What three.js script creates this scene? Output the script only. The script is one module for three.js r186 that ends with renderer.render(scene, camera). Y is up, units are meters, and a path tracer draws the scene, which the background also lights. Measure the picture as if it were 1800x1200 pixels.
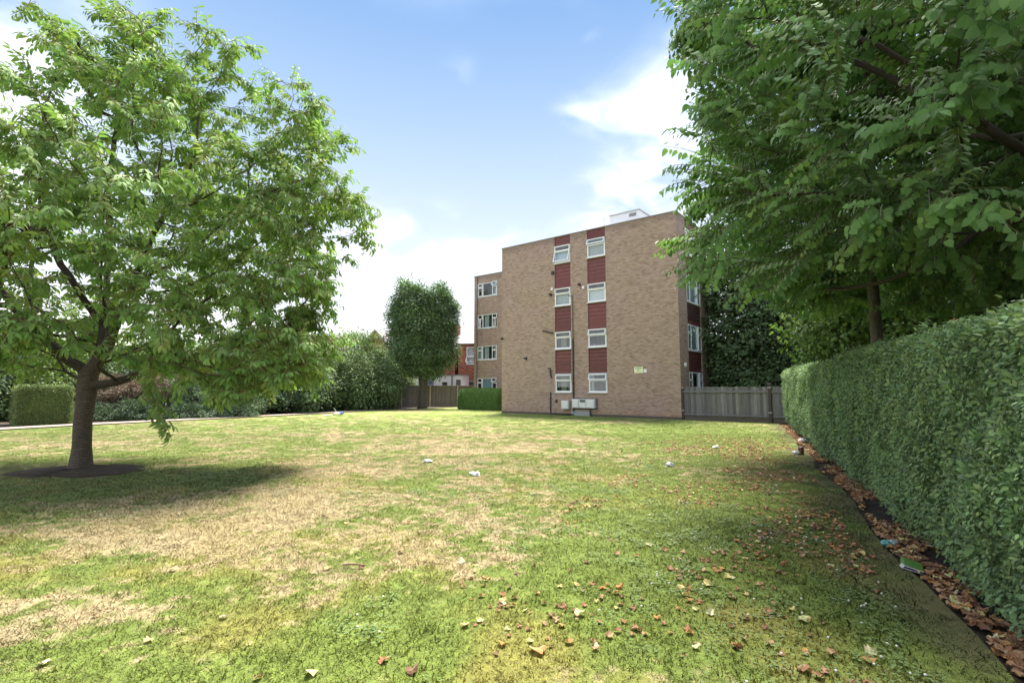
import * as THREE from 'three';
import { mergeGeometries } from 'three/addons/utils/BufferGeometryUtils.js';
import { RoundedBoxGeometry } from 'three/addons/geometries/RoundedBoxGeometry.js';

// ---------------------------------------------------------------- camera, sky, sun, exposure
const scene = new THREE.Scene();
const EYE = 1.57, F = 895, PITCH = Math.atan(83 / F);
const camera = new THREE.PerspectiveCamera(2 * Math.atan(600 / F) * 180 / Math.PI, 1.5, 0.1, 900);
camera.position.set(0, EYE, 0);
camera.rotation.x = PITCH;
const renderer = new THREE.WebGLRenderer({ antialias: true });
renderer.toneMapping = THREE.LinearToneMapping;
renderer.toneMappingExposure = 3.5;
renderer.shadowMap.enabled = true;
const SUN_EL = 66 * Math.PI / 180, SUN_H = new THREE.Vector2(0.32, -0.95).normalize();
const SUN = new THREE.Vector3(SUN_H.x * Math.cos(SUN_EL), Math.sin(SUN_EL), SUN_H.y * Math.cos(SUN_EL));
const sun = new THREE.DirectionalLight(new THREE.Color().setRGB(1, 0.94, 0.84), 3.8);
sun.name = 'sun';
sun.position.copy(SUN).multiplyScalar(80);
sun.castShadow = true;
sun.shadow.radius = 36;
sun.shadow.mapSize.set(4096, 4096);
Object.assign(sun.shadow.camera, { left: -50, right: 50, top: 50, bottom: -50, near: 1, far: 200 });
scene.add(sun, sun.target);

// numbers, noise
const rngOf = (seed) => () => { seed = (seed + 0x6d2b79f5) | 0; let t = Math.imul(seed ^ (seed >>> 15), 1 | seed); t = (t + Math.imul(t ^ (t >>> 7), 61 | t)) ^ t; return ((t ^ (t >>> 14)) >>> 0) / 4294967296; };
const hash = (x, y, z) => { let h = Math.imul(x, 374761393) ^ Math.imul(y, 668265263) ^ Math.imul(z, 1440662683); h = Math.imul(h ^ (h >>> 13), 1274126177); return ((h ^ (h >>> 16)) >>> 0) / 4294967296; };
const sm = (t) => t * t * (3 - 2 * t), mix = (a, b, t) => a + (b - a) * t, clamp = (x, a = 0, b = 1) => (x < a ? a : x > b ? b : x);
const sstep = (a, b, x) => sm(clamp((x - a) / (b - a)));
function noise2(x, y, s = 0) {
  const ix = Math.floor(x), iy = Math.floor(y), u = sm(x - ix), v = sm(y - iy);
  return mix(mix(hash(ix, iy, s), hash(ix + 1, iy, s), u), mix(hash(ix, iy + 1, s), hash(ix + 1, iy + 1, s), u), v);
}
function noise3(x, y, z) {
  const iz = Math.floor(z), w = sm(z - iz);
  return mix(noise2(x, y, iz * 7 + 3), noise2(x, y, iz * 7 + 10), w);
}
function fbm(x, y, s = 0, oct = 5) { let a = 0.5, t = 0, n = 0; for (let i = 0; i < oct; i++) { t += a * noise2(x, y, s + i * 17); n += a; a *= 0.5; x = x * 2.03 + 1.7; y = y * 2.03 + 9.2; } return t / n; }

// photo pixel (1800 x 1200) to a direction, to the ground, to the building's facade plane
function ray(px, py) { return new THREE.Vector3((px - 900) / F, (600 - py) / F, -1).applyAxisAngle(new THREE.Vector3(1, 0, 0), PITCH); }
function ground(px, py, h = 0) { const r = ray(px, py), t = (h - EYE) / r.y; return new THREE.Vector3(r.x * t, h, r.z * t); }

// the sky: blue air, pale towards the horizon, clouds in view, and thicker unseen cloud added outside it for fill light
{
  const W = 2048, H = 1024, data = new Float32Array(W * H * 4);
  const air = [[-5, 1.75, 1.75, 1.75], [0, 1.75, 1.75, 1.75], [6, 1.25, 1.28, 1.33], [12, 0.82, 0.92, 1.04], [19, 0.64, 0.77, 0.95], [28, 0.44, 0.61, 0.87], [39, 0.25, 0.44, 0.78], [60, 0.13, 0.29, 0.64], [90, 0.11, 0.26, 0.6]];
  // clouds that the photograph shows: [pixel x, pixel y, width, height, strength]
  const seen = [[1150, 335, 95, 70, 0.95], [1200, 260, 70, 90, 0.85], [1140, 170, 110, 38, 0.62], [1030, 190, 55, 22, 0.5], [1190, 105, 80, 40, 0.45], [1020, 62, 40, 15, 0.42], [805, 125, 32, 30, 0.34], [780, 440, 150, 60, 0.8], [700, 490, 220, 60, 0.7], [1060, 390, 90, 45, 0.55], [150, 100, 70, 60, 0.55], [30, 100, 60, 60, 0.45], [575, 215, 26, 20, 0.26]]
    .map(([x, y, w, h, k]) => { const d = ray(x, y).normalize(); return [Math.atan2(d.x, -d.z), Math.asin(d.y), w / F, h / F, k]; });
  const topEl = 42 * Math.PI / 180, azMax = 48 * Math.PI / 180;
  for (let j = 0; j < H; j++) {
    const el = ((j + 0.5) / H - 0.5) * Math.PI, deg = el * 180 / Math.PI, y = Math.sin(el), ce = Math.cos(el);
    let k = 0; while (k < air.length - 2 && air[k + 1][0] < deg) k++;
    const t = clamp((deg - air[k][0]) / (air[k + 1][0] - air[k][0])), A = air[k], B = air[k + 1];
    const base = [1, 2, 3].map((c) => mix(A[c], B[c], t));
    for (let i = 0; i < W; i++) {
      const rd = ((i + 0.5) / W - 0.5) * 2 * Math.PI, x = Math.cos(rd) * ce, z = Math.sin(rd) * ce, o = (j * W + i) * 4;
      let cover = 0;
      if (deg > -1) {
        const q = 1 / (Math.max(y, 0) + 0.16), n = fbm(x * q * 1.6 + 3, z * q * 1.6 + 8, 5, 6), fine = fbm(x * q * 5 + 30, z * q * 5, 41, 5);
        const az = Math.atan2(x, -z), inFrame = (1 - sstep(azMax - 0.25, azMax + 0.1, Math.abs(az))) * (1 - sstep(topEl - 0.1, topEl + 0.15, el));
        let local = 0;
        if (inFrame > 0) for (const [a, e, w, h, s] of seen) { const g = ((az - a) / w) ** 2 + ((el - e) / h) ** 2; if (g < 9) local += s * Math.exp(-g * 0.8); }
        const wx = fbm(az * 6, el * 9, 61, 3) - 0.5, rough = inFrame > 0 ? (fbm(az * 7 + wx * 3 + el * 5, el * 15 - az * 3 + wx * 2, 63, 6) - 0.5) * 2.2 : 0;
        const placed = 0.82 * sstep(0.02, 1.6, local * (0.9 + rough * 1.9) + rough * 0.1), free = sstep(0.38, 0.64, n + (fine - 0.5) * 0.35);
        cover = mix(free * 0.8, placed * 0.52, inFrame);  // cloud outside the view is made heavier to lift the fill light
        cover *= 0.92;
      }
      const white = 0.6 + 0.08 * (noise2(x * 9, z * 9, 77) - 0.5);
      data[o] = mix(base[0] / 2.92, white, cover); data[o + 1] = mix(base[1] / 2.92, white, cover); data[o + 2] = mix(base[2] / 2.92, white * 1.01, cover); data[o + 3] = 1;
    }
  }
  const tex = new THREE.DataTexture(data, W, H, THREE.RGBAFormat, THREE.FloatType);
  tex.mapping = THREE.EquirectangularReflectionMapping; tex.magFilter = THREE.LinearFilter; tex.needsUpdate = true;
  scene.background = tex; scene.environment = tex;
}

// ---------------------------------------------------------------- helpers
const V3 = (x, y, z) => new THREE.Vector3(x, y, z);
const taken = new Map();
const numbered = (n) => { const k = taken.get(n) ?? 0; taken.set(n, k + 1); return k ? n + '_' + String(k).padStart(3, '0') : n; };
const shade = (o) => { o.castShadow = true; o.receiveShadow = true; return o; };
function info(o, label, category, group, kind) { if (label) o.userData.label = label; if (category) o.userData.category = category; if (group) o.userData.group = group; if (kind) o.userData.kind = kind; return o; }
function thing(name, label, category, pos = [0, 0, 0], turn = 0, group) {
  const o = new THREE.Group(); o.name = numbered(name); o.position.set(...pos); o.rotation.y = turn; scene.add(o);
  return info(o, label, category, group);
}
function mesh(name, geo, mat, parent) { const m = shade(new THREE.Mesh(geo, mat)); m.name = parent && parent !== scene ? name : numbered(name); (parent ?? scene).add(m); return m; }
const structure = (name, geo, mat, label) => info(mesh(name, geo, mat, scene), label, undefined, undefined, 'structure');
const lin = (r, g, b) => new THREE.Color().setRGB(r, g, b);
const std = (color, roughness = 0.8, extra = {}) => new THREE.MeshStandardMaterial({ color, roughness, ...extra });
// boxes with uv in metres; (x0,x1,y0,y1,z0,z1)
function bx(x0, x1, y0, y1, z0, z1, uo = 0, vo = 0) {
  const g = new THREE.BoxGeometry(x1 - x0, y1 - y0, z1 - z0); g.translate((x0 + x1) / 2, (y0 + y1) / 2, (z0 + z1) / 2);
  const p = g.attributes.position, n = g.attributes.normal, uv = g.attributes.uv;
  for (let i = 0; i < p.count; i++) {
    const ax = Math.abs(n.getX(i)), ay = Math.abs(n.getY(i));
    if (ax > 0.5) uv.setXY(i, p.getZ(i) + uo, p.getY(i) + vo); else if (ay > 0.5) uv.setXY(i, p.getX(i) + uo, p.getZ(i) + vo); else uv.setXY(i, p.getX(i) + uo, p.getY(i) + vo);
  }
  return g;
}
const merge = (list) => mergeGeometries(list.map((g) => { const q = g.index ? g.toNonIndexed() : g; for (const k of Object.keys(q.attributes)) if (!['position', 'normal', 'uv', 'color'].includes(k)) q.deleteAttribute(k); return q; }));
function tex8(w, h, fn, srgb = true, wrap = true) {
  const d = new Uint8Array(w * h * 4);
  for (let j = 0; j < h; j++) for (let i = 0; i < w; i++) { const c = fn(i, j), o = (j * w + i) * 4; d[o] = clamp(c[0], 0, 255); d[o + 1] = clamp(c[1], 0, 255); d[o + 2] = clamp(c[2], 0, 255); d[o + 3] = 255; }
  const t = new THREE.DataTexture(d, w, h); t.magFilter = THREE.LinearFilter; t.minFilter = THREE.LinearMipmapLinearFilter; t.generateMipmaps = true;
  if (srgb) t.colorSpace = THREE.SRGBColorSpace; if (wrap) t.wrapS = t.wrapT = THREE.RepeatWrapping; t.needsUpdate = true; return t;
}
// tubes along a polyline with a radius at each point
function tube(pts, rad, sides = 6, cap = true) {
  const pos = [], uv = [], idx = []; let n = V3(0, 0, 1), len = 0; const T = V3(), B = V3();
  for (let i = 0; i < pts.length; i++) {
    T.copy(pts[Math.min(i + 1, pts.length - 1)]).sub(pts[Math.max(i - 1, 0)]).normalize();
    if (i === 0) { n = Math.abs(T.y) > 0.9 ? V3(1, 0, 0) : V3(0, 1, 0); } else len += pts[i].distanceTo(pts[i - 1]);
    n.addScaledVector(T, -n.dot(T)).normalize(); B.crossVectors(T, n);
    for (let k = 0; k <= sides; k++) { const a = k / sides * 2 * Math.PI, c = Math.cos(a) * rad[i], s = Math.sin(a) * rad[i]; pos.push(pts[i].x + n.x * c + B.x * s, pts[i].y + n.y * c + B.y * s, pts[i].z + n.z * c + B.z * s); uv.push(k / sides, len); }
  }
  const w = sides + 1;
  for (let i = 0; i < pts.length - 1; i++) for (let k = 0; k < sides; k++) { const a = i * w + k, b = a + 1, c = a + w, d = c + 1; idx.push(a, b, c, b, d, c); }
  if (cap) for (const [at, i] of [[0, 0], [(pts.length - 1) * w, pts.length - 1]]) { const c = pos.length / 3; pos.push(pts[i].x, pts[i].y, pts[i].z); uv.push(0.5, 0); for (let k = 0; k < sides; k++) i ? idx.push(c, at + k, at + k + 1) : idx.push(c, at + k + 1, at + k); }
  const g = new THREE.BufferGeometry(); g.setAttribute('position', new THREE.Float32BufferAttribute(pos, 3)); g.setAttribute('uv', new THREE.Float32BufferAttribute(uv, 2)); g.setIndex(idx); g.computeVertexNormals(); return g;
}
function bumpy(geo, amp, freq, seed = 0) {
  const p = geo.attributes.position, n = geo.attributes.normal;
  for (let i = 0; i < p.count; i++) { const d = (noise3(p.getX(i) * freq + seed, p.getY(i) * freq, p.getZ(i) * freq) - 0.5) * 2 * amp; p.setXYZ(i, p.getX(i) + n.getX(i) * d, p.getY(i) + n.getY(i) * d, p.getZ(i) + n.getZ(i) * d); }
  geo.computeVertexNormals(); return geo;
}

// ---------------------------------------------------------------- layout lines
const HD = V3(0.42, 0, -0.9075).normalize(), HN = V3(HD.z, 0, -HD.x);          // hedge direction, its lawn side
const H0 = V3(1.71, 0, 0);
const hedgeAt = (s, out = 0, y = 0) => V3(H0.x + HD.x * s + HN.x * out, y, H0.z + HD.z * s + HN.z * out);
const hedgeCoord = (x, z) => [(x - H0.x) * HD.x + (z - H0.z) * HD.z, (x - H0.x) * HN.x + (z - H0.z) * HN.z];
const edgeOut = (s) => 0.33 + 0.05 * Math.sin(s * 1.3) + 0.05 * (noise2(s * 2.2, 3) - 0.5);   // lawn edge beyond the hedge
const BL = V3(-0.668, 0, -33.49), BU = V3(0.7855, 0, 0.6189), BV = V3(0.6189, 0, -0.7855), BTURN = -Math.atan2(0.6189, 0.7855);
const PATH = [[-60, 800], [0, 757], [150, 748.5], [300, 741], [500, 731], [690, 720.5], [800, 715.5], [850, 713.5]].map(([x, y]) => ground(x, y));
PATH[0].set(-23.5, 0, -8);
const pathCurve = new THREE.CatmullRomCurve3(PATH);
const CHERRY = V3(-8.26, 0, -9.92);

// ---------------------------------------------------------------- lawn
const dryAt = [[180, 905, 1.6, .8, .6], [330, 880, 1.7, 1, .6], [560, 880, 1.6, 1.3, .75], [620, 830, 2.2, 1.6, .65], [300, 960, 1.1, .6, .6], [90, 950, 1, .6, .55], [420, 930, 1, .6, .5], [120, 770, 3, 2.2, .6], [820, 790, 2.4, 3, .5], [900, 765, 3, 3, .4], [1080, 743, 1.5, 1.2, .6], [700, 770, 4, 3, .4], [640, 980, .9, .6, .3], [120, 1080, .6, .4, .45]]
  .map(([x, y, a, b, k]) => { const g = ground(x, y); return [g.x, g.z, a, b, k]; });
const greenAt = [[1250, 770, 3, 4, .7], [1350, 900, 2, 2, .6], [1250, 1080, 1.4, 1, .7], [900, 1130, .8, .6, .4], [550, 1130, .7, .5, .4], [300, 1150, .6, .4, .4], [150, 860, 2.6, 1.6, .55], [420, 840, 1.6, 1, .3], [1000, 930, 1, 1, .25], [1130, 750, 3, 2, .5], [900, 730, 5, 2, .35]]
  .map(([x, y, a, b, k]) => { const g = ground(x, y); return [g.x, g.z, a, b, k]; });
function lawnColour(x, z, out) {
  let dry = 0.2;
  for (const [a, b, w, h, k] of dryAt) { const g = ((x - a) / w) ** 2 + ((z - b) / h) ** 2; if (g < 6) dry += 0.8 * k * Math.exp(-g); }
  for (const [a, b, w, h, k] of greenAt) { const g = ((x - a) / w) ** 2 + ((z - b) / h) ** 2; if (g < 6) dry -= k * Math.exp(-g); }
  const big = fbm(x * 0.5 + 40, z * 0.5, 3, 3), mid = fbm(x * 2.1, z * 2.1 + 7, 9, 4), small = fbm(x * 11, z * 11, 21, 2);
  dry = clamp(dry + (big - 0.5) * 1.0 + (mid - 0.5) * 1.8 + (small - 0.5) * 1.5);
  const moss = 0.8 * sstep(0.48, 0.8, fbm(x * 1.1 + 90, z * 1.1, 33, 4) + (mid - 0.5) * 0.4) * (1 - sstep(6, 16, -z)) * 0.75, d = 0.85 * sstep(0.2, 0.9, dry), v = 0.84 + 0.32 * small;
  const g0 = [0.185, 0.25, 0.04], d0 = [0.5, 0.388, 0.225], m0 = [0.35, 0.29, 0.07];
  for (let c = 0; c < 3; c++) out[c] = mix(mix(g0[c], d0[c], d), m0[c], moss * (1 - d * 0.7)) * v;
  const [, o] = hedgeCoord(x, z), worn = (1 - sstep(edgeOut(0) - 0.02, edgeOut(0) + 0.55 + 0.5 * (mid - 0.3), o)) * 0.8;   // thin mossy turf and bare soil along the hedge
  const s0 = [0.13, 0.115, 0.05];
  for (let c = 0; c < 3; c++) out[c] = mix(out[c], s0[c] * v, worn * sstep(0.3, 0.6, mid + small * 0.2));
  return out;
}
const toS = (c) => 255 * (c <= 0.0031308 ? c * 12.92 : 1.055 * Math.pow(c, 1 / 2.4) - 0.055);
const LX0 = -27, LX1 = 14, LZ0 = 3, LZ1 = -47;
const speck = tex8(512, 512, (i, j) => { const n = hash(i, j, 4) * 0.5 + hash(i >> 1, j >> 1, 9) * 0.5; const v = 255 * n; return [v, v, v]; }, false);
{
  const N = 2048, o = [0, 0, 0];
  const map = tex8(N, N, (i, j) => { const x = mix(LX0, LX1, i / N), z = mix(LZ0, LZ1, j / N); lawnColour(x, z, o); const k = 0.72 + 0.5 * hash(i, j, 91); return [toS(o[0] * k), toS(o[1] * k), toS(o[2] * k)]; }, true, false);
  const b = speck.clone(); b.repeat.set(40, 48); b.needsUpdate = true;
  const lawnMat = std(0xffffff, 0.95, { map, bumpMap: b, bumpScale: 0.02, name: 'lawn' });
  // outline: hedge edge, fence and building, path
  const sh = new THREE.Shape(), out = [];
  for (let s = -3; s <= 25.2; s += 0.2) { const p = hedgeAt(s, edgeOut(s)); out.push([p.x, p.z]); }
  const far = BL.clone().addScaledVector(BU, 16.9).addScaledVector(BV, 0.4); out.push([far.x, far.z]);
  const back = BL.clone().addScaledVector(BV, 8); out.push([back.x, back.z]);
  for (let i = 60; i >= 0; i--) { const p = pathCurve.getPoint(i / 60); out.push([p.x, p.z]); }
  out.push([-23.5, 2.9]);
  sh.setFromPoints(out.map(([x, z]) => new THREE.Vector2(x, -z)));
  const g = new THREE.ShapeGeometry(sh); g.rotateX(-Math.PI / 2);
  const p = g.attributes.position, uv = g.attributes.uv;
  for (let i = 0; i < p.count; i++) uv.setXY(i, (p.getX(i) - LX0) / (LX1 - LX0), (p.getZ(i) - LZ0) / (LZ1 - LZ0));
  const m = structure('lawn', g, lawnMat, 'patchy half dried lawn with mown grass'); m.position.y = 0.004;
}
const soilMap = tex8(512, 512, (i, j) => { const n = fbm(i / 23, j / 23, 60, 4), k = 0.65 + 0.7 * hash(i, j, 8) * 0.6 + (n - 0.5) * 0.9; return [82 * k, 68 * k, 55 * k]; });
const soilTex = (r, s) => { const t = soilMap.clone(); t.repeat.set(r, s ?? r); t.needsUpdate = true; return t; };
{
  const g = new THREE.PlaneGeometry(700, 700); g.rotateX(-Math.PI / 2);
  const m = structure('ground', g, std(0xffffff, 1, { map: soilTex(300) }), 'bare brown earth'); m.position.y = -0.04;
}
// the path behind the lawn, with a kerb on its lawn side
{
  const build = (a, b, y0, y1) => {
    const pos = [], uv = [], idx = [], n = 120; let len = 0, last = null;
    for (let i = 0; i <= n; i++) {
      const p = pathCurve.getPoint(i / n), t = pathCurve.getTangent(i / n), nx = t.z, nz = -t.x;      // nx,nz: away from the lawn
      if (last) len += p.distanceTo(last); last = p;
      const jit = 0.02 * (noise2(i * 0.7, a * 9) - 0.5);
      for (const [o, y] of [[a + jit, y0], [a + jit, y1], [b, y1], [b, y0]]) { pos.push(p.x + nx * o, y, p.z + nz * o); uv.push(len, o + y); }
    }
    for (let i = 0; i < n; i++) for (let k = 0; k < 3; k++) { const q = i * 4 + k; idx.push(q, q + 1, q + 4, q + 1, q + 5, q + 4); }
    const g = new THREE.BufferGeometry(); g.setAttribute('position', new THREE.Float32BufferAttribute(pos, 3)); g.setAttribute('uv', new THREE.Float32BufferAttribute(uv, 2)); g.setIndex(idx); const f = g.toNonIndexed(); f.computeVertexNormals(); return f;
  };
  const conc = tex8(256, 256, (i, j) => { const k = 0.8 + 0.25 * hash(i, j, 3) + 0.3 * (fbm(i / 30, j / 30, 12) - 0.5); return [186 * k, 170 * k, 158 * k]; });
  structure('path', build(0.1, 1.5, -0.03, 0.035), std(lin(0.8, 0.78, 0.76), 0.9, { map: conc }), 'pale concrete path along the lawn');
  structure('kerb', build(0, 0.098, -0.03, 0.05), std(lin(0.3, 0.27, 0.24), 0.9, { map: conc }), 'dark kerb edging the path');  // kerb shares the path concrete map, in a darker colour
}

// ---------------------------------------------------------------- brick
function brickTexture(N, nx, ny, pick, mortar, seed) {
  const bw = N / nx, bh = N / ny, cols = new Map(), m = Math.max(1, bh * 0.13);
  const key = (a, b) => { const k = b * 1000 + a; if (!cols.has(k)) cols.set(k, pick(a, b)); return cols.get(k); };
  const map = tex8(N, N, (i, j) => {
    const row = Math.floor(j / bh), off = row % 2 ? bw / 2 : 0, x = (i + off) % N, a = Math.floor(x / bw), fx = x - a * bw, fy = j - row * bh, g = 0.9 + 0.2 * hash(i, j, seed);
    if (fx < m || fy < m) return mortar.map((c) => c * g * (0.94 + 0.12 * noise2(i / 60, j / 60, seed)));
    return key(a, row).map((c) => c * g);
  });
  const bump = tex8(N, N, (i, j) => { const row = Math.floor(j / bh), off = row % 2 ? bw / 2 : 0, x = (i + off) % N, fx = x % bw, fy = j - row * bh; const v = fx < m || fy < m ? 40 : 190 + 50 * hash(i, j, seed + 1); return [v, v, v]; }, false);
  return [map, bump];
}
const tan = [[186, 164, 142], [182, 159, 138], [178, 155, 133], [187, 165, 145], [176, 155, 136], [183, 160, 140], [168, 145, 124], [189, 169, 147], [158, 136, 116]];
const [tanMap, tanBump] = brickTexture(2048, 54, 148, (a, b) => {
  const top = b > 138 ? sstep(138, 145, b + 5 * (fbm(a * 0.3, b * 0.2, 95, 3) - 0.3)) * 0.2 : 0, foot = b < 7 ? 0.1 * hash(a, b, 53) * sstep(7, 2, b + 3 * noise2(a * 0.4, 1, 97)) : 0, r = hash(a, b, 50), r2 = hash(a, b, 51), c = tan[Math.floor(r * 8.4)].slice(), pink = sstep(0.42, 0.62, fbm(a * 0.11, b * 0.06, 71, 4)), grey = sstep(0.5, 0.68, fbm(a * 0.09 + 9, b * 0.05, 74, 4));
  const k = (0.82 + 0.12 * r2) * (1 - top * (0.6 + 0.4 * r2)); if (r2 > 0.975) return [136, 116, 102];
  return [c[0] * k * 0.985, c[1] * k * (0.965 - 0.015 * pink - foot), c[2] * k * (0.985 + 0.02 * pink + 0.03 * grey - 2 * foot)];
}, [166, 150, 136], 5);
const [redMap, redBump] = brickTexture(1024, 32, 96, (a, b) => { const k = 0.75 + 0.5 * hash(a, b, 60), r = hash(a, b, 61); return r > 0.9 ? [92 * k, 52 * k, 44 * k] : [152 * k, 84 * k, 62 * k]; }, [150, 128, 112], 7);
const TW = 54 * 0.225, TH = 148 * 0.075;
const rep = (t, w, h, ox = 0, oy = 0) => { const c = t.clone(); c.repeat.set(1 / w, 1 / h); c.offset.set(ox, oy); c.needsUpdate = true; return c; };
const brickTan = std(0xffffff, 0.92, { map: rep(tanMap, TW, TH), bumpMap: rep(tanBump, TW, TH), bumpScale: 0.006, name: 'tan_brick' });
const brickRed = std(0xffffff, 0.92, { map: rep(redMap, 7.2, 7.2), bumpMap: rep(redBump, 7.2, 7.2), bumpScale: 0.006, name: 'red_brick' });

// ---------------------------------------------------------------- shared materials
const upvc = std(lin(0.78, 0.79, 0.81), 0.35, { name: 'white_frame' });
const glass = new THREE.MeshPhysicalMaterial({ color: lin(0.86, 0.9, 0.92), roughness: 0.03, transmission: 1, thickness: 0, ior: 1.55, name: 'window_glass' });
const roomWall = std(lin(0.42, 0.41, 0.39), 0.9), curtainM = std(lin(0.5, 0.52, 0.52), 0.95), curtainTeal = std(lin(0.36, 0.46, 0.46), 0.95), blindM = std(lin(0.72, 0.72, 0.74), 0.8), curtainOlive = std(lin(0.3, 0.29, 0.2), 0.95);
const blackPipe = std(lin(0.03, 0.03, 0.032), 0.5), concrete = std(lin(0.36, 0.34, 0.32), 0.9, { bumpMap: rep(speck, 1.5, 1.5), bumpScale: 0.003 });
const boardTex = tex8(512, 512, (i, j) => { const g = fbm(i / 60, j / 3, 200, 4), k = 0.8 + 0.5 * (g - 0.5) + 0.35 * (noise2(0, j / 37, 210) - 0.5) + 0.12 * hash(i, j, 5); return [126 * k, 72 * k, 72 * k]; });
const claddings = [[1, 1, 1], [0.86, 0.8, 0.82], [1.1, 1.02, 1.05]].map((c) => std(lin(...c), 0.6, { map: rep(boardTex, 1.2, 1.2), name: 'maroon_board' }));
const cladDark = std(lin(0.075, 0.035, 0.034), 0.55);

// ---------------------------------------------------------------- windows (local: x right, y up, z outwards, origin at the middle of the bottom)
function bar(x0, x1, y0, y1, z0, z1) { return bx(x0, x1, y0, y1, z0, z1); }
function ringFrame(w, h, t, z0, z1, x = 0, y = 0) { return [bar(x - w / 2, x + w / 2, y, y + t, z0, z1), bar(x - w / 2, x + w / 2, y + h - t, y + h, z0, z1), bar(x - w / 2, x - w / 2 + t, y + t, y + h - t, z0, z1), bar(x + w / 2 - t, x + w / 2, y + t, y + h - t, z0, z1)]; }
function sashUnit(parent, w, h, x, y, open, hinge = 'top') {
  const s = mesh('sash', merge(ringFrame(w, h, 0.055, -0.012, 0.04)), upvc, parent);
  const g = bar(-w / 2 + 0.05, w / 2 - 0.05, 0.05, h - 0.05, 0.008, 0.014);
  const p = mesh('pane', g, glass, parent);
  for (const m of [s, p]) {
    if (hinge === 'top') { m.geometry.translate(0, -h, 0); m.position.set(x, y + h, 0.018); m.rotation.x = -open; } else { m.geometry.translate(w / 2, 0, 0); m.position.set(x - w / 2, y, 0.018); m.rotation.y = -open; }
  }
}
function room(parent, w, h, what) {
  const r = mesh('room', merge([bar(-w / 2 - 0.3, w / 2 + 0.3, -0.5, h + 0.3, -1.6, -1.55), bar(-w / 2 - 0.3, w / 2 + 0.3, -0.55, -0.5, -1.6, -0.14), bar(-w / 2 - 0.3, w / 2 + 0.3, h + 0.3, h + 0.35, -1.6, -0.14), bar(-w / 2 - 0.35, -w / 2 - 0.3, -0.5, h + 0.3, -1.6, -0.14), bar(w / 2 + 0.3, w / 2 + 0.35, -0.5, h + 0.3, -1.6, -0.14)]), roomWall, parent);
  const fold = (x0, x1, y0, y1, z, mat, name = 'curtain') => {
    const n = Math.max(4, Math.round((x1 - x0) / 0.03)), pos = [], idx = [];
    for (let i = 0; i <= n; i++) { const x = mix(x0, x1, i / n), dz = 0.025 * Math.sin(i * 1.9) + 0.012 * Math.sin(i * 0.7); pos.push(x, y0, z + dz, x, y1, z + dz * 0.7); }
    for (let i = 0; i < n; i++) { const a = i * 2; idx.push(a, a + 2, a + 1, a + 2, a + 3, a + 1); }
    const g = new THREE.BufferGeometry(); g.setAttribute('position', new THREE.Float32BufferAttribute(pos, 3)); g.setAttribute('uv', new THREE.Float32BufferAttribute(new Float32Array(pos.length / 3 * 2), 2)); g.setIndex(idx); g.computeVertexNormals();
    return mesh(name, g, mat, parent);
  };
  for (const k of what) {
    if (k === 'blind') mesh('blind', bar(-w / 2 + 0.04, w / 2 - 0.04, 0.04, h * 0.7, -0.1, -0.09), blindM, parent);
    if (k === 'net') fold(-w / 2 + 0.04, w / 2 - 0.04, 0.04, h * 0.62, -0.12, curtainM);
    if (k === 'leftc') fold(-w / 2 + 0.02, -w * 0.28, 0, h, -0.14, curtainM);
    if (k === 'rightc') fold(w * 0.3, w / 2 - 0.02, 0, h, -0.14, curtainM);
    if (k === 'midc') fold(-w * 0.2, w * 0.02, 0, h, -0.14, curtainM);
    if (k === 'teal') fold(-w * 0.27, w * 0.25, 0, h, -0.13, curtainTeal);
    if (k === 'olive') fold(-w * 0.3, w * 0.05, 0, h, -0.3, curtainOlive);
    if (k === 'white') fold(-w / 2 + 0.03, w / 2 - 0.03, 0, h, -0.12, curtainM);
    if (k === 'ornaments') { mesh('ornament', merge([new THREE.LatheGeometry([[0, 0], [0.05, 0], [0.06, 0.05], [0.03, 0.12], [0.035, 0.15]].map((q) => new THREE.Vector2(...q)), 10).translate(-0.25, 0.05, -0.1)]), curtainM, parent); }
  }
  return r;
}
// two-light window of the facade
function facadeWindow(b, x, y, w, h, topOpen, lowOpen, what) {
  const g = new THREE.Group(); g.name = 'window'; g.position.set(x, y, 0.0); b.add(g);
  const th = 0.34;
  mesh('frame', merge([...ringFrame(w, h, 0.06, -0.07, 0.0), bar(-w / 2 + 0.06, w / 2 - 0.06, h - th - 0.03, h - th + 0.03, -0.07, 0.0)]), upvc, g);
  sashUnit(g, w - 0.03, th, 0, h - th - 0.005, topOpen);
  if (lowOpen) sashUnit(g, w - 0.03, h - th - 0.02, 0, 0.015, lowOpen); else mesh('pane', bar(-w / 2 + 0.055, w / 2 - 0.055, 0.055, h - th - 0.025, -0.04, -0.034), glass, g);
  if (!lowOpen) mesh('bead', merge(ringFrame(w - 0.1, h - th - 0.07, 0.03, -0.034, 0.008, 0, 0.05)), upvc, g);
  mesh('sill', bar(-w / 2 - 0.05, w / 2 + 0.05, -0.045, -0.002, -0.07, 0.09), upvc, g);
  room(g, w, h, what); return g;
}
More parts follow.
